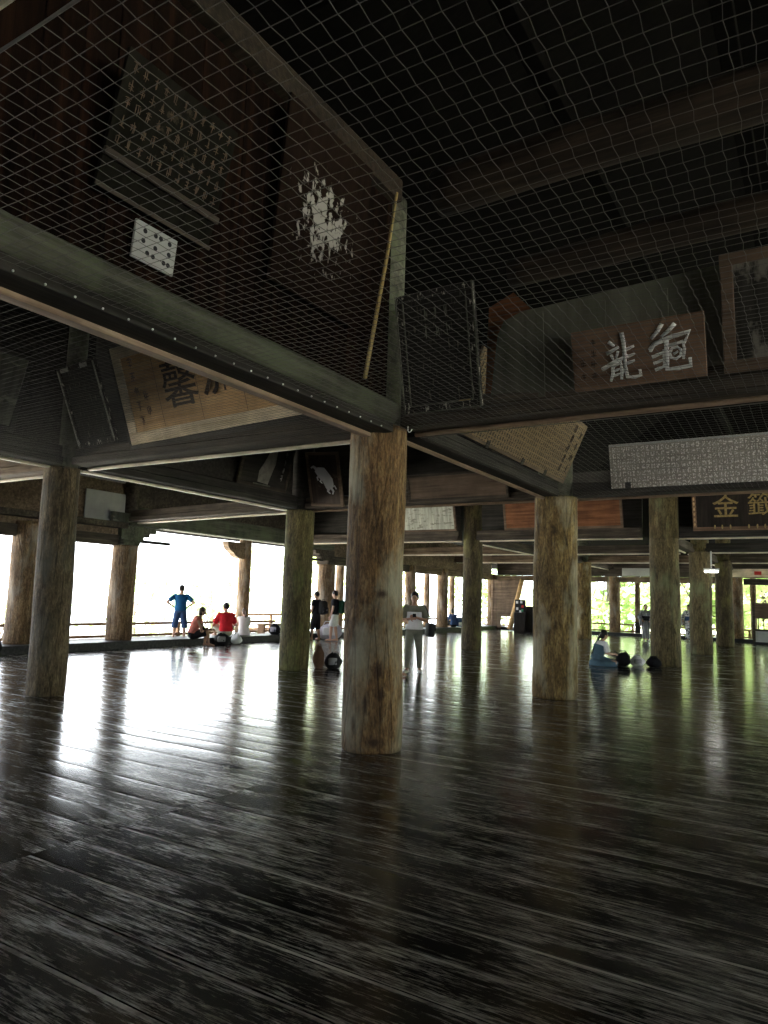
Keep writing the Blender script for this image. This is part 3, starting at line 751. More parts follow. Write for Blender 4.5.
# silver-lettered plaque
p = plaque('votive_plaque', 'brown plaque with two raised silver-white characters', (-1.345, YA - .03, 3.565), 0, 1.13, .545, 14, 'plaque_brown', th=.045)
def brush(parent, mat, cx, cz, size, org, unit, lines, y=-.03):
    # one hand-brushed character: tapered, flattened strokes traced on a unit grid
    b = MB()
    for pts, w in lines:
        q = [(cx + (x - org[0]) / unit * size, y - .004 * k % .01, cz - (z - org[1]) / unit * size) for k, (x, z) in enumerate(pts)]
        if len(q) == 2: q.insert(1, tuple((a_ + b_) / 2 for a_, b_ in zip(*q)))
        ww = w / unit * size / 2; n = len(q)
        b.tube(q, [ww * (1.1 if k == 0 else .75 if k == n - 1 else 1.0) for k in range(n)], 8)
    for v in b.v: v.y = y + (v.y - y) * .6
    return b.build('character', mat, parent, smooth=True)
brush(p, 'silver', -.125, .262, .4, (265, 208), 165, [([(222, 148), (242, 166)], 12), ([(212, 190), (235, 182), (258, 172)], 13), ([(228, 196), (236, 216)], 10), ([(254, 186), (246, 212)], 10),
    ([(192, 246), (240, 224), (290, 208)], 15), ([(232, 238), (231, 265), (222, 294)], 13), ([(232, 240), (262, 230), (264, 262), (261, 292)], 13), ([(234, 257), (260, 251)], 9), ([(234, 274), (260, 269)], 9),
    ([(270, 122), (276, 160), (277, 200), (277, 255)], 15), ([(274, 188), (312, 176)], 12), ([(278, 214), (314, 204)], 11), ([(280, 236), (312, 228)], 11), ([(277, 250), (283, 284), (308, 289), (330, 284), (327, 262)], 14)])
brush(p, 'silver', .285, .285, .43, (425, 190), 180, [([(402, 104), (386, 128), (362, 152)], 15), ([(446, 110), (424, 132), (398, 150)], 15), ([(356, 192), (372, 172), (430, 156), (494, 146), (472, 186)], 17), ([(364, 176), (358, 198)], 14),
    ([(414, 166), (414, 215), (412, 268), (450, 270), (492, 266), (490, 238)], 16), ([(418, 186), (468, 178), (474, 205), (468, 240)], 12), ([(424, 212), (432, 196), (450, 194), (462, 206), (460, 226), (444, 236), (428, 230), (424, 212)], 10), ([(436, 218), (452, 210)], 9),
    ([(362, 218), (404, 206)], 12), ([(366, 242), (404, 232)], 11), ([(370, 266), (404, 256)], 11), ([(404, 196), (402, 262)], 9)])
marks(p, 'ink', [(-.37, .42 - k * .095, .06, .07) for k in range(4)] + [(-.47, .25 - k * .12, .06, .07) for k in range(2)], random.Random(9), -.023, 7)
# large plain green-grey panel behind it: sloping upper corner
root = empty('wall_panel', (-1.73, ROWS['a'] - .1, 3.58), 0, 'wide plain green-grey panel standing behind the silver-lettered plaque', 'panel', 'votive plaques hung above the beams', rx=math.radians(5))
prof = [(-1.1, 0), (1.09, 0), (1.09, .98), (.3, .95), (-.75, .9), (-.93, .84), (-1.0, .7)]
b = MB(); b.loft([[(x, -.02, z) for x, z in prof], [(x, .02, z) for x, z in prof]]); b.build('board', 'wallgreen', root)
for x in (-.55, .05, .6): MB().box((x - .035, -.032, .02), (x + .035, -.02, .86), .004).build('cleat', 'wallgreen', root)
# leaning red-brown scrap board behind the black framed plaque
root = empty('scrap_board', (-2.72, ROWS['a'] + .2, 3.7), 0, 'reddish scrap board leaning behind the black framed plaque', 'board', 'votive plaques hung above the beams', rx=math.radians(-4))
prof = [(-.3, 0), (.25, 0), (.22, .95), (-.02, 1.22), (-.3, 1.1)]
b = MB(); b.loft([[(x, -.015, z) for x, z in prof], [(x, .015, z) for x, z in prof]]); b.build('board', 'plaque_red', root)
# black framed plaque
p = plaque('votive_plaque', 'tall black framed plaque with worn pale edges, beside the closest thick pillar', (-3.3, YA - .01, 3.55), 0, .88, 1.24, 13, 'plaque_black', 'frame_black', .075, fth=.07)
marks(p, 'greyboard', [(-.12 + (k % 3) * .12, 1.0 - (k // 3) * .18, .07, .13) for k in range(6)], random.Random(21), -.017, 4)
MB().box((-.36, -.036, .075), (.36, -.028, .088)).box((-.365, -.036, .088), (-.353, -.028, 1.15)).box((.353, -.036, .088), (.365, -.028, 1.15)).build('inner_line', 'greyboard', p)
MB().box((-.44, -.044, 0), (.44, -.034, .012)).box((-.445, -.044, .012), (-.43, -.034, 1.24)).box((.43, -.044, .012), (.445, -.034, 1.24)).build('outer_line', 'greyboard', p)
MB().box((.2, -.04, .075), (.33, -.03, .085)).build('gilt_corner', 'gold', p)
# hook hanging from the beam end by the black plaque
o = MB().tube([(0, 0, .05), (0, 0, 0), (.015, 0, -.02), (.035, 0, -.015), (.05, 0, .01)], .006, 6).build('hook', 'white_metal'); o.location = (-3.72, 6.42, 3.38)
tag(o, 'small pale hook at the foot of the black framed plaque', 'hook')
# big framed plaque at the picture edge
p = plaque('votive_plaque', 'large framed plaque cut by the picture edge, beside the green-grey panel', (.16, YA, 3.57), 0, 1.62, .98, 12, 'ghost', 'plaque_mid', .1)
# long pale tablet
p = plaque('script_tablet', 'long pale tablet covered in rows of tiny characters', (-.95, ROWS['b'] - .18, 3.56), 0, 4.1, .74, 14, 'tablet', th=.05)
MB().box((-2.05, -.032, .705), (2.05, -.02, .735), .003).build('top_strip', 'pale_plain', p)
MB().box((-1.82, -.036, .0), (-1.73, -.02, .1), .003).build('peg', 'black', p)
# script-covered tan plaque along the pillar line
p = plaque('script_tablet', 'tan plaque of dark handwritten columns over the beam between the two thick pillars', (X0 + .2, 9.75, 3.67), PI / 2, 4.4, 1.06, 24, 'tan_script', 'beam_tan', .05, th=.03, fth=.036)
marks(p, 'ink', [(1.72, .9 - k * .17, .14, .14) for k in range(5)] + [(2.02, .85 - k * .2, .12, .14) for k in range(4)], random.Random(5), -.018, 5)
for x in (-1.1, .2, 1.2): MB().box((x - .05, -.03, -.02), (x + .05, .03, .08), .006).build('support_block', 'beam_dark', p)
# plain brown board over row b
p = plaque('votive_plaque', 'long plain brown board seen just beyond the closest thick pillar', (-5.88, ROWS['b'] - .2, 3.5), 0, 2.1, .53, 14, 'plaque_mid', 'beam', .05)
# white horse picture
p = plaque('votive_plaque', 'tall dark board painted with a white leaping horse', (-8.93, ROWS['b'] - .2, 3.5), 0, .85, 1.16, 20, 'horse', 'plaque_mid', .06, roll=4)
hb = MB()
body = [((-.17, .8), .05), ((-.05, .74), .105), ((.06, .62), .1), ((.13, .5), .11), ((.17, .4), .085)]
hb.loft([[(x + rr * math.cos(a) * .9, -.03 - .012 * math.sin(a), z + rr * math.cos(a) * .9) for a in [2 * PI * q / 10 for q in range(10)]] for (x, z), rr in body])
for pts, rr in (([(-.16, .8), (-.24, .86), (-.3, .83)], .035), ([(.15, .42), (.22, .33), (.19, .27)], .03), ([(.1, .42), (.07, .33), (.13, .28)], .028), ([(-.08, .68), (-.17, .62), (-.15, .56)], .028), ([(-.03, .64), (-.1, .54), (-.05, .5)], .026), ([(.18, .42), (.26, .45), (.3, .38)], .022)):
    hb.tube([(x, -.028, z) for x, z in pts], [rr, rr * .7, rr * .5], 6)
o = hb.build('painted_horse', 'white', p)
# faded painting on the side wall
p = plaque('votive_plaque', 'faded dark panel with a ghostly pale robed figure, before the green-tinged pillar', (X1 + .1, 10.9, 3.75), PI / 2, 1.5, .98, 14, 'beam_dark', 'beam', .07)
fb = MB(); fb.loft([[(x * s + .02, -.02 - .004 * q, z) for x, z in ((-.2, .12), (.12, .1), (.16, .3), (.22, .55), (.2, .85), (.02, .9), (-.08, .62), (-.22, .34))] for q, s in enumerate((1, .97))])
fb.build('painted_figure', 'faded_grey', p)
marks(p, 'pale_plain', [(.52, .8 - k * .17, .09, .12) for k in range(4)], random.Random(6), -.018, 4)
MB().box((-.3, -.03, .02), (.22, -.02, .09), .003).build('label_strip', 'greyboard', p)
# mottled white board
p = plaque('votive_plaque', 'mottled whitish board over the beam, between the closest thick pillar and the dark slim one', (-11.3, ROWS['c'] - .2, 3.86), 0, 2.2, .95, 14, 'pale_board', 'plaque_mid', .07)
p = plaque('votive_plaque', 'wide red-brown board passing behind the stout honey-brown pillar', (-6.7, ROWS['c'] - .2, 3.84), 0, 3.65, 1.0, 13, 'plaque_red', 'plaque_mid', .07)
# gold character sign
p = plaque('votive_plaque', 'dark sign with two gold characters, past the collared olive pillar', (-1.45, ROWS['c'] - .22, 3.7), 0, 3.1, 1.07, 12, 'plaque_brown', 'plaque_brown', .1)
p.children[0].data.materials[0] = M['darkbox']
text_mesh('金', .66, 'gold', p, (-.72, -.022, .6), 'character', .006, .004)
text_mesh('籤', .66, 'gold', p, (.12, -.022, .64), 'character', .006, .002)
for x in (-1.0, -.82, -.62, -.18, .02, .2, .4, .6, .8, 1.0): MB().ell((x, -.04, .1), (.022, .012, .06), nu=8, nv=5).build('gilt_stud', 'gold', p)
for k in range(6): MB().ell((-1.5, -.045, .18 + k * .14), (.025, .012, .05), nu=8, nv=5).build('edge_stud', 'plaque_tan', p)
# plaques on the boarded near wall
XW = X0 + .05
p = plaque('votive_plaque', 'large old board with rows of dark flaking marks, high on the boarded wall', (XW + .06, 3.1, 4.17), PI / 2, .98, .9, 16, 'bigboard', th=.035)
MB().box((-.5, -.05, .2), (.5, -.02, .25), .005).build('cross_rail', 'beam', p); MB().box((-.5, -.03, 0), (.5, -.018, .03), .004).build('bottom_strip', 'beam', p)
marks(p, 'plaque_mid', [(-.42 + i * .084, .34 + j * .115, .05, .075) for i in range(11) for j in range(5)], random.Random(12), -.021, 4)
p = plaque('tally_board', 'small whitish board with eleven dark holes, just above the lichen-green beam', (XW + .03, 3.13, 3.845), PI / 2, .36, .265, 6, 'pale_plain', th=.02)
b = MB()
for x, z in ((-.1, .21), (-.01, .215), (.035, .215), (.115, .21), (-.105, .14), (0, .13), (.12, .135), (-.06, .07), (-.01, .065), (.085, .06), (.125, .06)):
    MB().tube([(x, -.012, z), (x, -.0085, z)], .017, 12).build('dark_hole', 'black', p)
p = plaque('votive_plaque', 'dark picture board with flaking white paint, on the boarded wall', (XW + .05, 4.95, 4.25), PI / 2, 1.3, 1.65, 5, 'flake', th=.03)
# bamboo pole leaning at the corner
o = MB().tube([(0, .06, -1.15), (0, .03, -.4), (0, 0, .35), (0, -.06, 1.15)], [.022, .021, .019, .016], 10).build('bamboo_pole', 'bamboo', smooth=True)
o.location = (X0 + .14, 6.02, 4.92); o.rotation_euler.x = math.radians(-15.5)
tag(o, 'thin yellowish bamboo pole leaning between the boarded wall and the closest thick pillar', 'pole')
# white board with a small box, above the kerb lintel
p = plaque('notice_board', 'plain whitish board over the kerb lintel, between the grey-brown pillar and the two-toned one', (X2 + .12, 12.5, 3.47), PI / 2, 1.35, .8, 0, 'pale_plain', th=.03)
o = MB().box((-.07, -.3, 0), (.07, .3, .26), .01).build('box', 'greyboard'); o.location = (X2 + .3, 12.85, 3.47)
tag(o, 'small grey box in front of the plain whitish board', 'box')
struct(MB().box((X2 - .02, 3.0, 3.3), (X2 + .35, 13.1, 3.46), .01).build('trim_7', 'beam'))
#@@PROPS
# ------------------------------------------------------------------ railings
def railing(a, b_, z0, label, h=.5, step=2.95, over=.25):
    a = Vector((*a, 0)); b_ = Vector((*b_, 0)); d = b_ - a; L = d.length; mid = (a + b_) / 2
    root = empty('wooden_railing', (mid.x, mid.y, z0), math.atan2(d.y, d.x), label, 'railing', 'veranda railings')
    MB().box((-L / 2 - over, -.045, h - .09), (L / 2 + over, .045, h), .012).build('top_rail', 'rail', root)
    MB().box((-L / 2 - over * .6, -.05, .03), (L / 2 + over * .6, .05, .12), .012).build('lower_rail', 'rail', root)
    n = max(1, round(L / step))
    for i in range(n + 1):
        x = -L / 2 + L * i / n
        MB().box((x - .06, -.055, 0), (x + .06, .055, h - .085), .01).build('post', 'rail', root)
    return root
railing((-19.3, 4.5), (-19.3, 11.7), .05, 'brown veranda railing beside the orange-brown kerb pillar')
railing((-19.3, 12.6), (-19.3, 20.2), .05, 'brown veranda railing behind the man in blue')
railing((-19.3, 21.2), (-19.3, 22.6), .05, 'short brown railing end behind the ponytailed woman', step=1.4)
railing((-20.6, 21.6), (-20.6, 26.6), .05, 'outermost railing beside the bracketed outer post', h=.72)
railing((-19.3, 27.3), (-19.3, 41.9), .05, 'long railing beyond the man with the shoulder bag')
railing((-19.0, 42.1), (-9.3, 42.1), .08, 'brown railing on the far side beyond the golden pillar')
railing((-8.6, 42.1), (-3.4, 42.1), .08, 'brown railing behind the woman in the striped kimono')
railing((-2.9, 42.1), (3.5, 42.1), .08, 'brown railing beyond the notice stand')
o = MB().box((-.14, -.14, 0), (.14, .14, .5), .03).ell((0, 0, .56), (.13, .13, .1)).build('newel_post', 'rail'); o.location = (-19.3, 12.15, .05)
tag(o, 'carved newel post between the orange-brown and grey-brown pillars', 'post')
o = MB().box((-.13, -.13, 0), (.13, .13, .68), .03).build('newel_post', 'sill'); o.location = (-8.85, 41.3, .05)
tag(o, 'dark square railing post beside the slim golden pillar on the far sill', 'post')
# low bench on the veranda
r_ = empty('low_bench', (-18.3, 21.7, .05), PI / 2, 'low brown bench on the veranda behind the ponytailed woman', 'bench')
MB().box((-.9, -.2, .36), (.9, .2, .42), .012).build('seat', 'rail', r_)
for sx in (-.8, .8): MB().box((sx - .05, -.16, 0), (sx + .05, .16, .36), .01).build('leg', 'rail', r_)

# ------------------------------------------------------------------ far corner: plank screen, brace, cabinet, lattice
r_ = empty('plank_screen', (-16.0, 39.0, 0), 0, 'brown plank screen filling the far corner beside the corner pillar', 'screen')
b = MB()
for k in range(6): b.box((-.55 + k * .28, -.03, .75 if k > 1 else .02), (-.55 + k * .28 + .265, .03, 2.86), .006)
b.build('planks', 'plaque_mid', r_)
MB().box((-.62, -.07, .0), (-.5, .07, 2.86), .01).build('post', 'batten_brown', r_)
o = MB().tube([(-.36, 0, -1.36), (.02, 0, .1), (.36, 0, 1.42)], [.15, .14, .13], 10).build('leaning_brace', 'plaque_tan', smooth=True); o.location = (-14.75, 38.1, 1.45)
tag(o, 'tan timber brace leaning in the far corner before the dark cabinet', 'brace')
r_ = empty('dark_cabinet', (-13.55, 38.4, 0), .2, 'tall dark cabinet in the far corner under the lattice window', 'cabinet')
MB().box((-.95, -.35, 0), (.95, .35, 1.35), .02).build('body', 'darkbox', r_)
for sx in (-.46, .46):
    d = MB().box((sx - .44, -.38, .1), (sx + .44, -.345, 1.27), .01).build('door', 'darkbox', r_)
    MB().ell((sx * .2, -.4, .7), .025, nu=8, nv=6).build('knob', 'white_metal', d)
MB().box((-1.0, -.4, 1.35), (1.0, .4, 1.4), .01).build('top', 'darkbox', r_)
r_ = empty('charm_display', (-14.3, 37.55, 0), .2, 'dark stand with small red, white and green tags beside the leaning brace', 'stand')
MB().box((-.3, -.2, 0), (.3, .2, 1.05), .02).build('body', 'darkbox', r_)
MB().box((-.3, .12, 1.05), (.3, .17, 1.75), .01).build('back_panel', 'black', r_)
for k, (x, z, c) in enumerate(((-.18, 1.6, 'white'), (.05, 1.62, 'white'), (.12, 1.38, 'red'), (-.17, 1.25, 'white'), (.1, 1.16, 'green_p'), (.0, 1.1, 'white'))):
    MB().box((x - .06, .1, z - .07), (x + .06, .118, z + .07), .004).build('tag', c, r_)
r_ = empty('lattice_window', (-12.6, 39.3, 0), 0, 'lattice window with pale bars over the dark cabinet', 'window')
b = MB(); b.box((-1.1, -.05, 1.55), (1.1, .05, 1.68), .01).box((-1.1, -.05, 2.76), (1.1, .05, 2.86), .01).box((-1.1, -.05, .0), (-.98, .05, 2.86), .01).box((.98, -.05, 0), (1.1, .05, 2.86), .01).build('frame', 'beam', r_)
b = MB()
for k in range(8): b.box((-.85 + k * .24, -.025, 1.68), (-.85 + k * .24 + .06, .025, 2.76), .005)
b.build('bars', 'batten', r_)
MB().box((-.98, -.03, .02), (.98, .03, 1.55), .006).build('lower_panel', 'darkbox', r_)

# ------------------------------------------------------------------ notice stand, lamp, far boards
r_ = empty('notice_stand', (-1.75, 37.9, 0), 0, 'low brown stand with a barred opening and a pale base panel, at the far sill', 'stand')
for sx in (-1.12, 1.12): MB().box((sx - .06, -.07, 0), (sx + .06, .07, 1.95), .01).build('post', 'beam', r_)
MB().box((-1.06, -.04, 1.2), (1.06, .04, 1.93), .008).build('board', 'plaque_mid', r_)
MB().box((-1.06, -.045, .62), (1.06, .045, .72), .008).build('rail', 'beam', r_)
b = MB()
for k in range(9): b.box((-.96 + k * .23, -.015, .72), (-.96 + k * .23 + .05, .015, 1.2), .004)
b.build('bars', 'beam', r_)
MB().box((-1.06, -.03, .12), (1.06, .03, .62), .006).build('base_panel', 'pale_plain', r_)
MB().box((-1.12, -.16, 0), (1.12, .16, .12), .01).build('foot', 'sill', r_)
r_ = empty('strip_lamp', (-3.22, 26.26, 2.83), .0, 'short lit strip lamp hanging under the beams by the second olive pillar', 'lamp')
MB().box((-.24, -.06, .05), (.24, .06, .12), .01).build('housing', 'white_metal', r_)
MB().tube([(-.21, 0, .01), (.21, 0, .01)], .035, 10).build('tube', 'lamp', r_)
o = MB().box((-.02, -.02, .12), (.02, .02, .7)).build('hanger', 'white_metal', r_)
for k, (xa, xb, lab, mt) in enumerate(((-9.3, -7.4, 'pale board over the far lintel behind the golden pillar', 'pale_plain'), (-4.9, 3.0, 'long tan board with a red mark over the far lintel', 'plaque_cream'))):
    r_ = empty('lintel_board', ((xa + xb) / 2, 39.66, 3.2), 0, lab, 'board')
    MB().box(((xa - xb) / 2, -.02, 0), ((xb - xa) / 2, .02, .42), .006).build('board', mt, r_)
    if k: MB().box((2.2 - .02 - (xb - xa) / 2 - .2, -.03, .12), (2.2 + .3 - (xb - xa) / 2 - .2, -.02, .3), .01).build('red_mark', 'red', r_)

# ------------------------------------------------------------------ bags
def backpack(loc, rz, label, mat='black', pocket='black', s=1.0, tilt=0, group=None):
    r = empty('backpack', loc, rz, label, 'backpack', group, rx=tilt)
    MB().box((-.15 * s, -.1 * s, 0), (.15 * s, .1 * s, .44 * s), .08 * s).build('body', mat, r, smooth=True)
    MB().box((-.11 * s, -.16 * s, .04 * s), (.11 * s, -.08 * s, .24 * s), .035 * s).build('front_pocket', pocket, r, smooth=True)
    for sx in (-1, 1):
        MB().tube([(sx * .07 * s, .08 * s, .42 * s), (sx * .09 * s, .17 * s, .36 * s), (sx * .1 * s, .18 * s, .2 * s), (sx * .09 * s, .09 * s, .06 * s)], .018 * s, 6).build('shoulder_strap', mat, r, smooth=True)
    MB().tube([(-.04 * s, .0, .43 * s), (-.03 * s, 0, .48 * s), (.03 * s, 0, .48 * s), (.04 * s, 0, .43 * s)], .01 * s, 6).build('top_handle', mat, r, smooth=True)
    return r
def softbag(loc, rz, label, mat, w, d, h, seed, mat2=None, group='bags set down on the floor', strap=True, name='cloth_bag'):
    r = empty(name, loc, rz, label, 'bag', group)
    b = MB(); rings = []
    for i in range(9):
        t = i / 8; z = h * t; k = (math.sin(PI * min(1, .12 + t * .86))) ** .55
        rings.append([(w / 2 * k * math.cos(a) * (1 + .22 * noise.noise((math.cos(a) * 2 + seed, math.sin(a) * 2, t * 3))), d / 2 * k * math.sin(a) * (1 + .16 * noise.noise((math.cos(a) * 2 + seed, math.sin(a) * 2 + 5, t * 3))), z * (1 + .25 * noise.noise((math.cos(a) + seed, math.sin(a), 2)))) for a in [2 * PI * j / 18 for j in range(18)]])
    b.loft(rings).build('body', mat, r, smooth=True)
    if mat2: MB().box((-w * .3, -d * .5, h * .25), (w * .2, -d * .3, h * .75), .03).build('pocket', mat2, r, smooth=True)
    if strap: MB().tube([(-w * .3, 0, h * .8), (-w * .2, -.02, h * 1.12), (w * .15, -.03, h * 1.15), (w * .3, 0, h * .8)], .014, 6).build('strap', mat2 or mat, r, smooth=True)
    return r
softbag((-9.66, 12.99, 0), .4, 'brown leather bag leaning at the foot of the green-tinged pillar', 'c_brown', .26, .24, .46, 3, name='leather_bag')
softbag((-9.42, 13.22, 0), .7, 'black bag with a grey panel on the floor next to the brown leather bag', 'black', .4, .3, .32, 5, 'c_grey', strap=False)
softbag((-9.2, 13.5, 0), 1.2, 'white bag propped behind the black one by the green-tinged pillar', 'white', .22, .2, .42, 8)
softbag((-16.05, 16.5, 0), .9, 'black bag on the floor between the salmon-topped woman and the man in red', 'black', .5, .36, .34, 13, 'c_grey')
softbag((-16.0, 17.1, 0), .4, 'small white bag on the floor in front of the man in red', 'white', .36, .26, .3, 17)
softbag((-16.5, 19.55, .2), .4, 'dark bag on the kerb beside the ponytailed woman', 'c_black', .42, .32, .36, 23, 'c_lilac')
softbag((-16.6, 20.05, .2), .9, 'crumpled white cloth bag on the kerb against the green-tinged pillar', 'c_white', .85, .4, .3, 27, strap=False)
softbag((-15.85, 21.95, 0), .7, 'lumpy white and lilac bag on the floor between the two young men', 'c_lilac', .95, .5, .58, 31, 'white')
softbag((-16.05, 20.7, 0), .3, 'small black bag at the feet of the young man with the sling pack', 'c_black', .45, .3, .36, 37)
softbag((-14.85, 21.95, 0), .3, 'dark upright bag beside the young man in white shorts', 'c_black', .4, .34, .85, 41, 'c_brown')
softbag((-16.3, 9.35, 0), .2, 'black bag on the floor by the orange-brown kerb pillar', 'c_black', .6, .4, .42, 43)
softbag((-4.7, 20.08, 0), .2, 'black bag on the floor just in front of the seated braided girl', 'c_black', .42, .34, .34, 47)
softbag((-4.36, 20.2, 0), .5, 'white and grey crumpled bag beside the collared olive pillar', 'white', .4, .36, .26, 53, 'c_grey')
softbag((-3.95, 20.3, 0), .1, 'black pouch lying against the foot of the collared olive pillar', 'c_black', .4, .26, .24, 59)
#@@PEOPLE
# ------------------------------------------------------------------ people (local frame: +y forward, +x the person's right, feet at z = 0)
V = Vector
def torso_rings(J, e=0.0, lo=0.0, hi=1.0, n=18, wid=1.0):
    """ellipse rings from hips to neck base following the spine; e = cloth thickness"""
    prof = [(0.0, .155, .112), (.12, .168, .122), (.33, .142, .104), (.55, .158, .115), (.78, .178, .116), (.9, .165, .1), (1.0, .075, .065)]
    rings = []
    ts = [t for t, _, _ in prof if lo <= t <= hi]
    if not ts or ts[0] > lo: ts = [lo] + ts
    if ts[-1] < hi: ts.append(hi)
    def at(t):
        for a, b in zip(prof, prof[1:]):
            if a[0] <= t <= b[0]:
                k = (t - a[0]) / (b[0] - a[0]); return a[1] + (b[1] - a[1]) * k, a[2] + (b[2] - a[2]) * k
        return prof[-1][1:]
    P, W, Nk = J['pel'], J['che'], J['neck']
    for t in ts:
        c = P * (1 - t) ** 2 + W * (2 * t * (1 - t)) + Nk * t ** 2
        s = (J['side'] * (1 - t) + J['sside'] * t).normalized()
        tan = ((W - P) * (2 * (1 - t)) + (Nk - W) * (2 * t)).normalized()
        f = tan.cross(s).normalized()
        if f.dot(J['fwd']) < 0: f = -f
        rx, ry = at(t)
        k = J.get('w', 1.0)
        rings.append([c + s * ((rx * k + e) * wid * math.cos(a)) + f * ((ry * k + e) * math.sin(a)) for a in [2 * PI * j / n for j in range(n)]])
    return rings

def hand(b, wr, el, curl=.5, palm_n=None, thumb_side=None, grip=0):
    """palm, four separate bent fingers of unequal length and a thumb leaving the side of the palm"""
    d = (wr - el).normalized()
    n = (palm_n or V((0, 0, 1))); n = (n - d * n.dot(d)).normalized() if (n - d * n.dot(d)).length > 1e-4 else d.orthogonal().normalized()
    s = d.cross(n).normalized()
    if thumb_side is not None and s.dot(thumb_side) < 0: s = -s
    pc = wr + d * .05
    b.ell(pc, (.04, .052, .02), (s, d, n), 10, 7)
    for k, (off, ln) in enumerate(((.03, .072), (.010, .082), (-.010, .076), (-.030, .06))):
        p = wr + d * .088 + s * off
        q = p + (d * math.cos(curl * .6) - n * math.sin(curl * .6)) * ln * .5
        t = q + (d * math.cos(curl * 1.5) - n * math.sin(curl * 1.5)) * ln * .5
        b.tube([p - d * .02, p, q, t], [.0095, .0095, .0088, .0075], 7)
        b.ell(t, .0076, nu=6, nv=5)
    tb = wr + d * .03 + s * .034
    b.tube([tb - s * .01, tb + s * .022 + d * .024 - n * .008, tb + s * .026 + d * .052 - n * .02], [.012, .011, .0085], 7)
    b.ell(tb + s * .026 + d * .052 - n * .02, .0086, nu=6, nv=5)

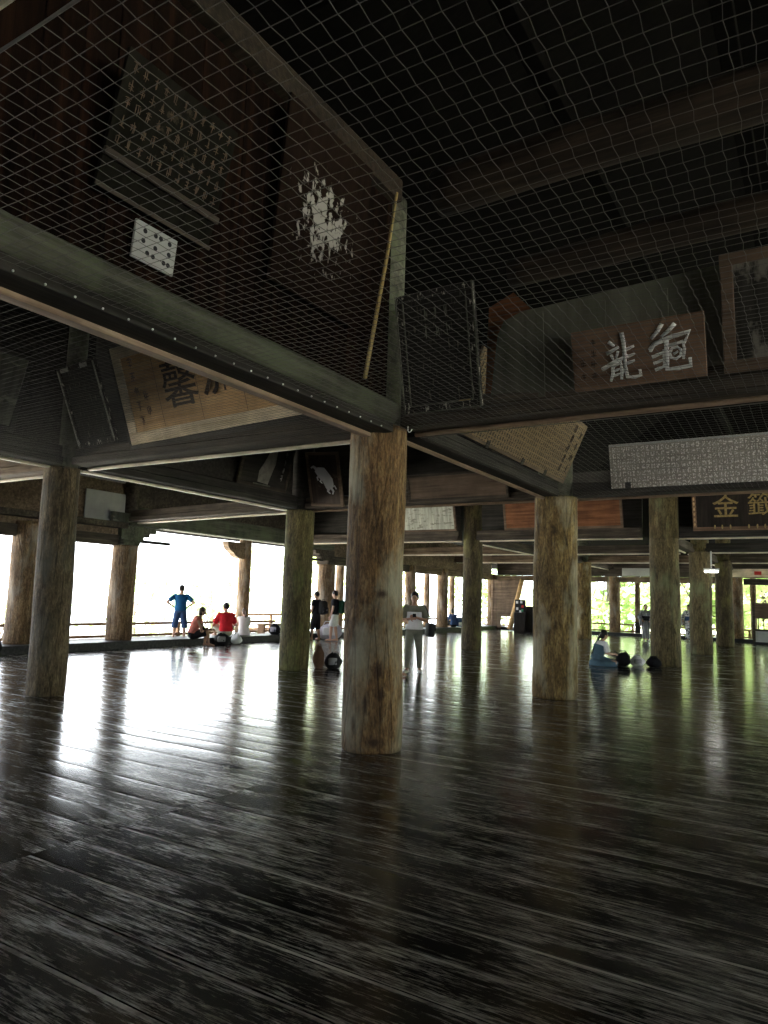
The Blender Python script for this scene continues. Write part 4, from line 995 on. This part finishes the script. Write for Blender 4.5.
def figure(label, loc, rz, J, skin='skin', hair='hair_black', hairstyle='short', top=None, bottom=None, shoes=None, scale=1.0, apron=None, cat='person'):
    """J: joints. top = (mat, hem t, sleeve 0..2), bottom = (mat, kind) kind short|long|skirt"""
    root = empty('person', loc, rz, label, cat); root.scale = (scale,) * 3
    b = MB()
    b.loft(torso_rings(J))
    b.ell(J['pel'], (.15, .115, .11), (J['side'], J['fwd'], V((0, 0, 1))))
    nk, hd, f = J['neck'], J['head'], J['face'].normalized()
    up = (hd - nk).normalized()
    f = (f - up * f.dot(up) * .6).normalized(); sd = f.cross(up).normalized(); up2 = sd.cross(f).normalized()
    b.cone(nk - up * .04, hd - up2 * .05, .062, .052)
    b.ell(hd, (.082, .1, .12), (sd, f, up2), 18, 12)
    b.ell(hd + f * .035 - up2 * .065, (.052, .055, .05), (sd, f, up2), 12, 8)
    b.tube([hd + f * .091 + up2 * .012, hd + f * .116 - up2 * .022, hd + f * .096 - up2 * .034], [.009, .014, .012], 7)
    for s in (-1, 1): b.ell(hd + sd * (s * .082) - f * .005 - up2 * .005, (.011, .02, .032), (sd, f, up2), 8, 6)
    for S in ('L', 'R'):
        sh, el, wr = J['sh' + S], J['el' + S], J['wr' + S]
        b.cone(sh, el, .054, .039); b.cone(el, wr, .039, .026)
        b.cone(sh, J['che'].lerp(J['neck'], .55), .052, .07)
        hand(b, wr, el, J.get('curl' + S, .6), J.get('pn' + S, -J['fwd']), J.get('ts' + S))
        hp, kn, an = J['hip' + S], J['kn' + S], J['an' + S]
        b.cone(hp, kn, .086, .056); b.cone(kn, kn.lerp(an, .35), .054, .056); b.cone(kn.lerp(an, .35), an, .056, .036)
        t = J['toe' + S]; fd = (t - an); fd.z = 0; fd = fd.normalized() if fd.length > 1e-4 else J['fwd']
        hl = an - fd * .03 + V((0, 0, -.045))
        b.tube([hl - fd * .015, hl + fd * .08 + V((0, 0, .01)), hl + fd * .19 - V((0, 0, .008)), hl + fd * .225 - V((0, 0, .012))], [.034, .042, .032, .018], 9)
        b.cone(an, hl + fd * .03, .037, .036)
        sdv = fd.cross(V((0, 0, 1)))
        b.ell(hl + fd * .18 - V((0, 0, .012)), (.045, .05, .022), (sdv, fd, V((0, 0, 1))), 10, 6)
    body = b.build('body', skin, root, remesh=.0085, soft=2)
    for s in (-1, 1):
        MB().ell(hd + f * .0945 + sd * (s * .031) + up2 * .014, (.012, .007, .007), (sd, f, up2), 8, 6).build('eye', 'eye', root, smooth=True)
    MB().ell(hd + f * .09 - up2 * .06, (.022, .007, .007), (sd, f, up2), 8, 6).build('lips', 'lip', root, smooth=True)
    # hair
    h = MB()
    h.ell(hd - f * .018 + up2 * .026, (.094, .106, .116), (sd, f, up2), 18, 12)
    if hairstyle != 'short':
        h.ell(hd - f * .04 - up2 * .02, (.086, .075, .105), (sd, f, up2), 16, 10)
    if hairstyle == 'bob':
        h.ell(hd - f * .035 - up2 * .06, (.092, .075, .085), (sd, f, up2), 16, 10)
    if hairstyle in ('tail', 'bun'):
        h.ell(hd - f * .11 + up2 * .03, (.04, .04, .04), (sd, f, up2))
        if hairstyle == 'tail': h.tube([hd - f * .11 + up2 * .04, hd - f * .16 - up2 * .05, hd - f * .145 - up2 * .2, hd - f * .14 - up2 * .3], [.03, .042, .034, .012], 10)
    if hairstyle == 'braid':
        pts = [hd - f * .09 - up2 * .02, hd - f * .13 - up2 * .12]
        q = J['neck'] - f * .14; pts += [q - up * .08, q - up * .2 - f * .03, q - up * .34 - f * .05, q - up * .42 - f * .045]
        for i in range(len(pts) - 1):
            for k in range(3):
                c = pts[i].lerp(pts[i + 1], k / 3); h.ell(c + sd * (.008 * (1 if k % 2 else -1)), .036 - .0025 * i, nu=10, nv=7)
    h.build('hair', hair, root, remesh=.009, soft=2)
    # clothes
    if bottom:
        mt, kind = bottom; c = MB()
        if kind == 'skirt':
            hem = J['skirt']  # list of (centre, rx, ry)
            c.loft([[p + J['side'] * (rx * math.cos(a)) + J['fwd'] * (ry * math.sin(a)) for a in [2 * PI * j / 20 for j in range(20)]] for p, rx, ry in hem])
        else:
            c.loft(torso_rings(J, .014, 0, .34)); c.ell(J['pel'], (.168, .135, .12), (J['side'], J['fwd'], V((0, 0, 1))))
            for S in ('L', 'R'):
                hp, kn, an = J['hip' + S], J['kn' + S], J['an' + S]
                if kind == 'short':
                    e = hp.lerp(kn, .92); c.cone(hp, e, .115, .108, 14, (True, False))
                elif kind == 'mid':
                    e = kn.lerp(an, .25); c.cone(hp, kn, .115, .1, 14); c.cone(kn, e, .1, .1, 14, (True, False))
                else:
                    c.cone(hp, kn, .104, .075, 14); c.cone(kn, an + (kn - an).normalized() * .02, .074, .058, 14, (True, False))
        c.build({'short': 'shorts', 'mid': 'shorts', 'long': 'trousers', 'skirt': 'skirt'}[kind], mt, root, remesh=.013, soft=3)
    if top:
        mt, hem, slv = top; c = MB(); c.loft(torso_rings(J, .036, hem, .96))
        for S in ('L', 'R'):
            sh, el, wr = J['sh' + S], J['el' + S], J['wr' + S]
            c.cone(sh, J['che'].lerp(J['neck'], .5), .068, .084)
            if slv > 0:
                e = sh.lerp(el, min(1, slv)); c.cone(sh, e, .078, .076, 14, (True, False))
                if slv > 1: c.ell(el, .06); c.cone(el, el.lerp(wr, slv - 1), .058, .05, 14, (True, False))
        c.build('shirt' if slv > 0 else 'top', mt, root, remesh=.012, soft=3)
    if shoes:
        for S in ('L', 'R'):
            c = MB(); an, t = J['an' + S], J['toe' + S]; fd = t - an; fd.z = 0; fd = fd.normalized(); sdv = fd.cross(V((0, 0, 1)))
            hl = an - fd * .03 + V((0, 0, -.045))
            c.ell(hl + fd * .02 + V((0, 0, .012)), (.046, .06, .05), (sdv, fd, V((0, 0, 1)))); c.ell(hl + fd * .15 - V((0, 0, .006)), (.05, .11, .036), (sdv, fd, V((0, 0, 1))))
            c.box((-.045, -.06, -.036), (.045, .25, -.018), .008, Matrix.Translation(hl) @ Matrix((sdv, fd, (0, 0, 1))).transposed().to_4x4())
            c.build('shoe', shoes, root, remesh=.009, soft=2)
    return root

def standing(h=1.7, stance=.1, elL=None, wrL=None, elR=None, wrR=None, look=(0, 1, 0), step=(0, 0), lean=0.0):
    J = dict(side=V((1, 0, 0)), sside=V((1, 0, 0)), fwd=V((0, 1, 0)))
    J['pel'] = V((0, 0, .92)); J['che'] = V((0, -.01 + lean * .5, 1.22)); J['neck'] = V((0, lean, 1.47)); J['head'] = V((0, .025 + lean * 1.1, 1.625)); J['face'] = V(look)
    for S, k in (('L', -1), ('R', 1)):
        J['sh' + S] = V((k * .182, lean * .95, 1.4)); J['hip' + S] = V((k * .085, 0, .88))
        st = step[0] if S == 'L' else step[1]
        J['kn' + S] = V((k * (stance + .0), .02 + st * .55, .48)); J['an' + S] = V((k * stance * 1.1, -.02 + st, .085)); J['toe' + S] = J['an' + S] + V((k * .05, .2, -.05))
        e = elL if S == 'L' else elR; w = wrL if S == 'L' else wrR
        J['el' + S] = V(e) if e else V((k * .235, -.02, 1.1)); J['wr' + S] = V(w) if w else V((k * .235, .05, .85)); J['ts' + S] = V((0, 1, 0)); J['pn' + S] = V((k, 0, 0))
    return J

def sitting(seat=.14, lean=.12, kn=(.16, .42, .46), an=(.14, .42, .085), elL=None, wrL=None, elR=None, wrR=None, look=(0, 1, 0), knR=None, anR=None):
    """knees drawn up on a low sill; seat = height of what is sat on"""
    J = dict(side=V((1, 0, 0)), sside=V((1, 0, 0)), fwd=V((0, 1, 0)))
    z = seat + .12
    J['pel'] = V((0, 0, z)); J['che'] = V((0, lean * .2, z + .31)); J['neck'] = V((0, lean, z + .54)); J['head'] = V((0, lean * 1.2 + .02, z + .7)); J['face'] = V(look)
    for S, k in (('L', -1), ('R', 1)):
        J['sh' + S] = V((k * .18, lean * .85, z + .475)); J['hip' + S] = V((k * .09, .03, z - .02))
        K = kn if (S == 'L' or not knR) else knR; A = an if (S == 'L' or not anR) else anR
        J['kn' + S] = V((k * K[0], K[1], K[2])); J['an' + S] = V((k * A[0], A[1], A[2])); J['toe' + S] = J['an' + S] + V((k * .04, .2, -.05))
        e = elL if S == 'L' else elR; w = wrL if S == 'L' else wrR
        J['el' + S] = V(e) if e else V((k * .22, lean + .14, z + .24)); J['wr' + S] = V(w) if w else V((k * .1, lean + .36, z + .26)); J['ts' + S] = V((-k, 0, 0)); J['pn' + S] = V((0, 0, 1))
    return J
R = math.radians
# man in blue, arms akimbo, looking out
figure('person in a blue shirt and navy shorts standing with hands on hips, looking outside', (-17.75, 16.3, .05), R(42), standing(stance=.15, elL=(-.42, -.1, 1.2), wrL=(-.21, .03, 1.04), elR=(.42, -.1, 1.2), wrR=(.21, .03, 1.04)), top=('c_blue', .02, .75), bottom=('c_navy', 'mid'))
# woman in salmon, seated on the kerb edge, profile
J = sitting(.2, .2, kn=(.1, .4, .5), an=(.1, .36, .085), wrL=(-.03, .52, .5), wrR=(.06, .55, .47), elL=(-.2, .3, .46), elR=(.2, .3, .44), knR=(.1, .45, .42), anR=(.1, .5, .085))
J['skirt'] = [(V((0, -.03, .16)), .19, .17), (V((0, .05, .3)), .19, .2), (V((0, .12, .36)), .15, .2)]
figure('person in a salmon top and dark shorts crouched on the kerb, seen from the side', (-16.14, 15.35, 0), R(-52), J, skin='skin_tan', hair='hair_brown', hairstyle='bob', top=('c_salmon', .1, .0), bottom=('c_black', 'short'))
# man in red, back to the hall
J = sitting(.14, .1, kn=(.26, .34, .42), an=(.2, .4, .19), elL=(-.33, .18, .44), wrL=(-.14, .36, .46), elR=(.32, .12, .44), wrR=(.16, .34, .46), look=(-.5, 1, 0))
figure('person in a red shirt and pale shorts sitting on the kerb with back turned', (-16.62, 17.25, .06), R(60), J, top=('c_red', .0, .8), bottom=('c_khaki', 'short'), hair='hair_black', scale=1.12)
# woman in white with ponytail
J = sitting(.14, .1, kn=(.12, .38, .42), an=(.1, .42, .19), look=(-.3, 1, -.1))
J['skirt'] = [(V((0, -.04, .15)), .24, .2), (V((0, .0, .3)), .2, .18), (V((0, .02, .42)), .16, .13)]
figure('person in a white dress with a dark ponytail sitting on the kerb', (-16.85, 18.35, .06), R(48), J, hairstyle='tail', hair='hair_brown', top=('c_white', .1, .0), bottom=('c_white', 'skirt'), scale=.95)
# person in pink half hidden behind the green-tinged pillar
J = sitting(.14, .0, kn=(.14, .42, .4), an=(.12, .5, .19), elL=(-.3, .1, .5), wrL=(-.12, .16, .72), elR=(.26, .1, .5), wrR=(.12, .2, .66))
figure('person in a pink top sitting on the kerb, half hidden by the green-tinged pillar', (-16.7, 20.75, .06), R(70), J, hairstyle='bob', hair='hair_brown', top=('c_pink', .0, .6), bottom=('c_khaki', 'short'))
# two young men in black
J = standing(stance=.1, elL=(-.23, .03, 1.12), wrL=(-.2, .16, .9), elR=(.25, .0, 1.12), wrR=(.24, .1, .88), step=(.1, -.08))
figure('person in a black shirt and dark shorts with a patterned pack slung on the back', (-15.85, 21.05, 0), R(95), J, skin='skin_tan', top=('c_black', .0, .6), bottom=('c_black', 'mid'))
backpack((-15.61, 21.13, .92), R(80), 'dark patterned pack slung on the back of the person next to the green-tinged pillar', 'black', 'pat_bag', 1.15)
J = standing(stance=.1, step=(.12, -.06), elL=(-.23, .02, 1.1), wrL=(-.22, .1, .86), look=(.1, 1, -.05))
figure('person in a black shirt and white shorts standing in profile', (-15.05, 21.1, 0), R(112), J, skin='skin', top=('c_black', .0, .6), bottom=('c_white', 'short'), scale=1.03)
backpack((-14.82, 21.21, .98), R(112), 'dark green pack on the back of the person in white shorts', 'c_greenblk', 'c_greenblk', 1.1)
# man with shoulder bag, facing the camera
J = standing(stance=.12, elL=(-.27, .08, 1.13), wrL=(-.06, .25, 1.2), elR=(.27, .08, 1.13), wrR=(.08, .26, 1.17), look=(.1, 1, -.25), step=(-.03, .08))
figure('person in an olive and white shirt facing the camera with a shoulder bag', (-7.72, 13.85, 0), R(206), J, skin='skin_tan', top=('c_white', .02, 0.0), bottom=('c_sage', 'long'), shoes='c_white')
def jacket(root, J, mt):
    c = MB(); c.loft(torso_rings(J, .044, .7, .97))
    for S in ('L', 'R'):
        sh, el = J['sh' + S], J['el' + S]
        c.cone(sh, J['che'].lerp(J['neck'], .5), .074, .09); c.cone(sh, sh.lerp(el, .85), .08, .072, 14, (True, False))
    c.build('overshirt', mt, root, remesh=.012, soft=3)
person7 = [o for o in C.objects if o.get('label', '').startswith('person in an olive')][0]
jacket(person7, J, 'c_olive')
r_ = empty('phone', (-7.56, 13.56, 1.22), R(206), 'dark phone held at the chest of the person with the shoulder bag', 'phone', rx=R(-40))
MB().box((-.036, -.006, -.07), (.036, .006, .08), .004).build('case', 'black', r_)
MB().box((-.032, -.008, -.066), (.032, -.0055, .076)).build('screen', 'eye', r_)
r_ = empty('shoulder_bag', (-7.42, 14.03, .78), R(135), 'black shoulder bag hanging at the hip of the person facing the camera', 'bag')
MB().box((-.17, -.07, 0), (.17, .07, .3), .04).build('body', 'black', r_, smooth=True)
MB().box((-.165, -.085, .13), (.165, -.06, .29), .02).build('flap', 'c_black', r_, smooth=True)
MB().tube([(-.13, 0, .26), (-.1, .05, .46), (-.03, .13, .67), (.03, .14, .67), (.1, .05, .46), (.13, 0, .26)], .014, 6).build('strap', 'black', r_, smooth=True)
# barefoot person behind the closest pillar
J = standing(stance=.09, step=(.02, .22), look=(0, 1, -.2), elL=(-.25, .1, 1.14), wrL=(-.12, .3, 1.12), elR=(.25, .1, 1.14), wrR=(.12, .3, 1.12))
figure('barefoot person mostly hidden behind the closest thick pillar', (-7.84, 12.98, 0), R(-56), J, skin='skin', top=('c_grey', .0, .6), bottom=('c_grey', 'short'), hair='hair_brown')
# braided girl seated on the floor by the collared pillar
J = sitting(.0, .16, kn=(.3, .36, .12), an=(.06, .36, .075), elL=(-.24, .2, .34), wrL=(-.08, .44, .33), elR=(.24, .2, .34), wrR=(.08, .46, .33), look=(0, 1, -.2), anR=(-.02, .22, .075))
J['toeL'] = J['anL'] + V((.2, .05, -.03)); J['toeR'] = J['anR'] + V((-.2, .08, -.03))
J['skirt'] = [(V((0, .17, .02)), .38, .36), (V((0, .2, .13)), .4, .37), (V((0, .12, .2)), .22, .24), (V((0, .02, .28)), .17, .14), (V((0, .02, .42)), .15, .12)]
g = figure('person with a dark braid in a denim pinafore sitting on the floor', (-5.22, 19.4, -.018), R(-48), J, hairstyle='braid', top=('c_white', .3, .85), bottom=('c_denim', 'skirt'))
c = MB(); c.loft(torso_rings(J, .05, .12, .74)); c.build('bib', 'c_denim', g, remesh=.012, soft=2)
c = MB()
for k in (-1, 1): c.tube([V((k * .09, J['neck'].y - .13, J['neck'].z - .16)), V((k * .1, J['neck'].y - .03, J['neck'].z + .0)), V((k * .09, J['neck'].y + .12, J['neck'].z - .14))], .02, 6)
c.build('straps', 'c_denim', g, smooth=True)
r_ = empty('phone', (-4.82, 19.78, .36), R(-48), 'phone in the hands of the person with the dark braid', 'phone', rx=R(50))
MB().box((-.036, -.006, -.07), (.036, .006, .07), .004).build('case', 'black', r_)
MB().box((-.032, -.008, -.066), (.032, -.0055, .066)).build('screen', 'eye', r_)
# kimono figures
def kimono(label, loc, rz, mt, obi, scale, hair='hair_black'):
    J = standing(stance=.07, elL=(-.3, .04, 1.14), wrL=(-.2, .2, 1.0), elR=(.3, .04, 1.14), wrR=(.2, .2, 1.0))
    g = figure(label, loc, rz, J, hair=hair, hairstyle='bun', scale=scale, shoes='c_white')
    c = MB()
    rr = [(.12, .17, .135), (.4, .185, .145), (.75, .195, .155), (.95, .19, .15), (1.1, .17, .135), (1.3, .19, .14), (1.4, .18, .12), (1.47, .09, .08)]
    c.loft([[V((rx * math.cos(a), ry * math.sin(a) - .005, z)) for a in [2 * PI * j / 24 for j in range(24)]] for z, rx, ry in rr])
    for k, S in ((-1, 'L'), (1, 'R')):
        sh, el, wr = J['sh' + S], J['el' + S], J['wr' + S]
        c.cone(sh, el, .085, .09); c.cone(el, wr, .09, .085, 12, (True, False))
        c.box((min(k * .2, k * .3), -.02, .72), (max(k * .2, k * .3), .22, 1.12), .03)
    c.build('robe', mt, g, remesh=.014, soft=3)
    c = MB(); c.loft([[V((rx * math.cos(a), ry * math.sin(a) - .005, z)) for a in [2 * PI * j / 24 for j in range(24)]] for z, rx, ry in ((.98, .2, .16), (1.02, .205, .165), (1.15, .195, .158), (1.19, .19, .155))])
    c.box((-.12, -.24, .98), (.12, -.14, 1.22), .03); c.build('sash', obi, g, smooth=True)
    return g
kimono('person in a grey striped kimono with a dark sash standing before the far railing', (-7.15, 35.0, 0), R(200), 'kimono', 'c_black', .97)
kimono('person in a white and black printed robe, half hidden behind the collared olive pillar', (-5.62, 37.3, 0), R(160), 'yukata', 'c_navy', 1.0)
# dark seated person on the kerb, far along
J = sitting(.14, .12, kn=(.12, .4, .42), an=(.1, .44, .19), look=(.2, 1, -.1))
figure('person in dark clothes sitting on the kerb beside the slim golden pillar, back turned', (-16.6, 34.05, .06), R(60), J, hair='hair_black', hairstyle='bob', top=('c_navy', .0, 1.9), bottom=('c_black', 'long'))
backpack((-16.36, 34.19, .22), R(60), 'navy pack on the back of the person in dark clothes on the kerb', 'c_navy', 'c_white', 1.05)
#@@OUT
# ------------------------------------------------------------------ trees outside
def tree(x, y, z0, h, cr, seed, n, mat, label, leaf=.3, name='leafy_tree', low=.35):
    r = random.Random(seed)
    root = empty(name, (x, y, z0), 0, label, 'tree', 'trees and shrubs outside')
    t = MB(); top = V((r.uniform(-.4, .4), r.uniform(-.4, .4), h * .72))
    t.tube([V((0, 0, -.6)), top * .4 + V((.15, 0, 0)), top], [.05 * h * .5 + .05, .035 * h * .5 + .03, .03], 8)
    blobs = []
    for k in range(9):
        a = r.uniform(0, 2 * PI); q = r.uniform(.15, .8); zz = h * r.uniform(low, .92)
        c = V((cr * q * math.cos(a), cr * q * math.sin(a), zz)); blobs.append((c, cr * r.uniform(.38, .6)))
        t.tube([top * r.uniform(.45, .9), c * .6 + top * .2, c], [.05, .035, .015], 5)
    t.build('trunk', 'bark', root, smooth=True)
    vs, fs, tint = [], [], []
    for i in range(n):
        c, br = r.choice(blobs)
        d = V((r.gauss(0, 1), r.gauss(0, 1), r.gauss(0, 1))).normalized() * br * (r.random() ** .45)
        d.z *= .75; p = c + d; s = leaf * r.uniform(.6, 1.3)
        u = V((r.gauss(0, 1), r.gauss(0, 1), r.gauss(0, .6))).normalized(); w = u.orthogonal().normalized(); w = (w * math.cos(2.1 * i) + u.cross(w) * math.sin(2.1 * i))
        o = len(vs); vs += [p - u * s, p + w * s * .42 - V((0, 0, s * .1)), p + u * s, p - w * s * .42 - V((0, 0, s * .1))]; fs.append((o, o + 1, o + 2, o + 3)); tint.append(r.random())
    me = bpy.data.meshes.new('foliage'); me.from_pydata([tuple(v) for v in vs], [], fs); a = me.attributes.new('tint', 'FLOAT', 'FACE'); a.data.foreach_set('value', tint)
    me.materials.append(M[mat]); o = bpy.data.objects.new('foliage', me); C.objects.link(o); o.parent = root
    return root
# open side: a few thin pale trees down the slope
tree(-33, 27.0, -4.5, 8.5, 3.6, 101, 700, 'leaf3', 'thin pale tree outside behind the ponytailed woman', .2)
tree(-31, 31.0, -4.0, 8.0, 3.4, 102, 900, 'leaf3', 'pale leafy tree outside just past the bracketed outer post', .2)
tree(-35, 20.0, -5.0, 6.6, 2.6, 103, 350, 'leaf3', 'sparse bush top outside between the two-toned pillar and the man in blue', .2)
tree(-30, 38.0, -3.6, 9.0, 4.0, 104, 1600, 'leaf1', 'leafy tree outside behind the two young men in black', .24)
tree(-29, 47.0, -3.2, 8.0, 3.6, 105, 900, 'leaf3', 'pale tree outside beyond the man with the shoulder bag', .24)
tree(-25, 55.0, -3.0, 8.5, 3.8, 106, 1200, 'leaf3', 'pale tree outside next to the corner pillar', .26)
far = [(-17, 53, 'leaf1'), (-12.5, 50, 'leaf3'), (-9.5, 55, 'leaf1'), (-7, 49, 'leaf2'), (-3.5, 54, 'leaf1'), (-1, 50, 'leaf3'), (3, 55, 'leaf1'), (7, 51, 'leaf2'), (12, 56, 'leaf1'), (17, 50, 'leaf2'), (22, 46, 'leaf1')]
labs = ['tree outside behind the corner screen', 'pale tree outside seen past the lattice window', 'green tree outside over the far railing by the slim golden pillar', 'deep green tree outside behind the woman in the striped kimono', 'green tree outside behind the lamp-side pillar', 'pale tree outside above the notice stand', 'tree outside beyond the notice stand, farther back', 'deep green tree outside past the far opening', 'tall tree outside past the far opening', 'round deep green tree beside the hall corner', 'tree at the side of the hall beyond the far corner']
for k, (x, y, mt) in enumerate(far):
    tree(x, y, -1.8, 9.5 + (k * 7 % 4), 4.0, 200 + k, 2600, mt, labs[k], .34, low=.12)
for k, (x, y) in enumerate(((25, 36), (24, 28), (26, 19), (25, 9))):
    tree(x, y, -2.2, 11, 5.0, 300 + k, 2600, 'leaf2', ('broad tree along the open side of the hall', 'dense tree along the open side of the hall', 'wide green tree along the open side of the hall', 'tall green tree along the open side of the hall')[k], .4, low=.1)

# ------------------------------------------------------------------ light, sky, camera
w = bpy.data.worlds.new('World'); bpy.context.scene.world = w; w.use_nodes = True
nt = w.node_tree; bg = nt.nodes['Background']
bg.inputs[0].default_value = (.90, .955, 1.0, 1); bg.inputs[1].default_value = 4.2
sun = bpy.data.lights.new('sun', 'SUN'); sun.energy = 34; sun.angle = math.radians(4); sun.color = (1, .96, .88)
so = bpy.data.objects.new('sun', sun); C.objects.link(so); so.rotation_euler = (math.radians(24), math.radians(-14), 0)
cam = bpy.data.cameras.new('camera'); co = bpy.data.objects.new('camera', cam); C.objects.link(co)
cam.sensor_fit = 'VERTICAL'; cam.sensor_height = 24.0; cam.lens = 24.0 * 710 / 1024; cam.clip_start = .05; cam.clip_end = 400
pitch, roll, yaw = 0.1203939, 0.0323802, -0.5557067
fw = Vector((math.sin(yaw) * math.cos(pitch), math.cos(yaw) * math.cos(pitch), math.sin(pitch)))
rt = Vector((math.cos(yaw), -math.sin(yaw), 0)); up = rt.cross(fw)
r2 = rt * math.cos(roll) + up * math.sin(roll); u2 = -rt * math.sin(roll) + up * math.cos(roll)
co.matrix_world = Matrix.Translation((0, 0, 1.6)) @ Matrix((r2, u2, -fw)).transposed().to_4x4()
sc = bpy.context.scene; sc.camera = co
sc.view_settings.view_transform = 'Standard'; sc.view_settings.look = 'None'; sc.view_settings.gamma = 1; sc.view_settings.use_curve_mapping = False
sc.view_settings.exposure = 1.08
sc.cycles.use_denoising = True; sc.cycles.max_bounces = 10; sc.cycles.diffuse_bounces = 6; sc.cycles.glossy_bounces = 4
sc.cycles.sample_clamp_indirect = 8
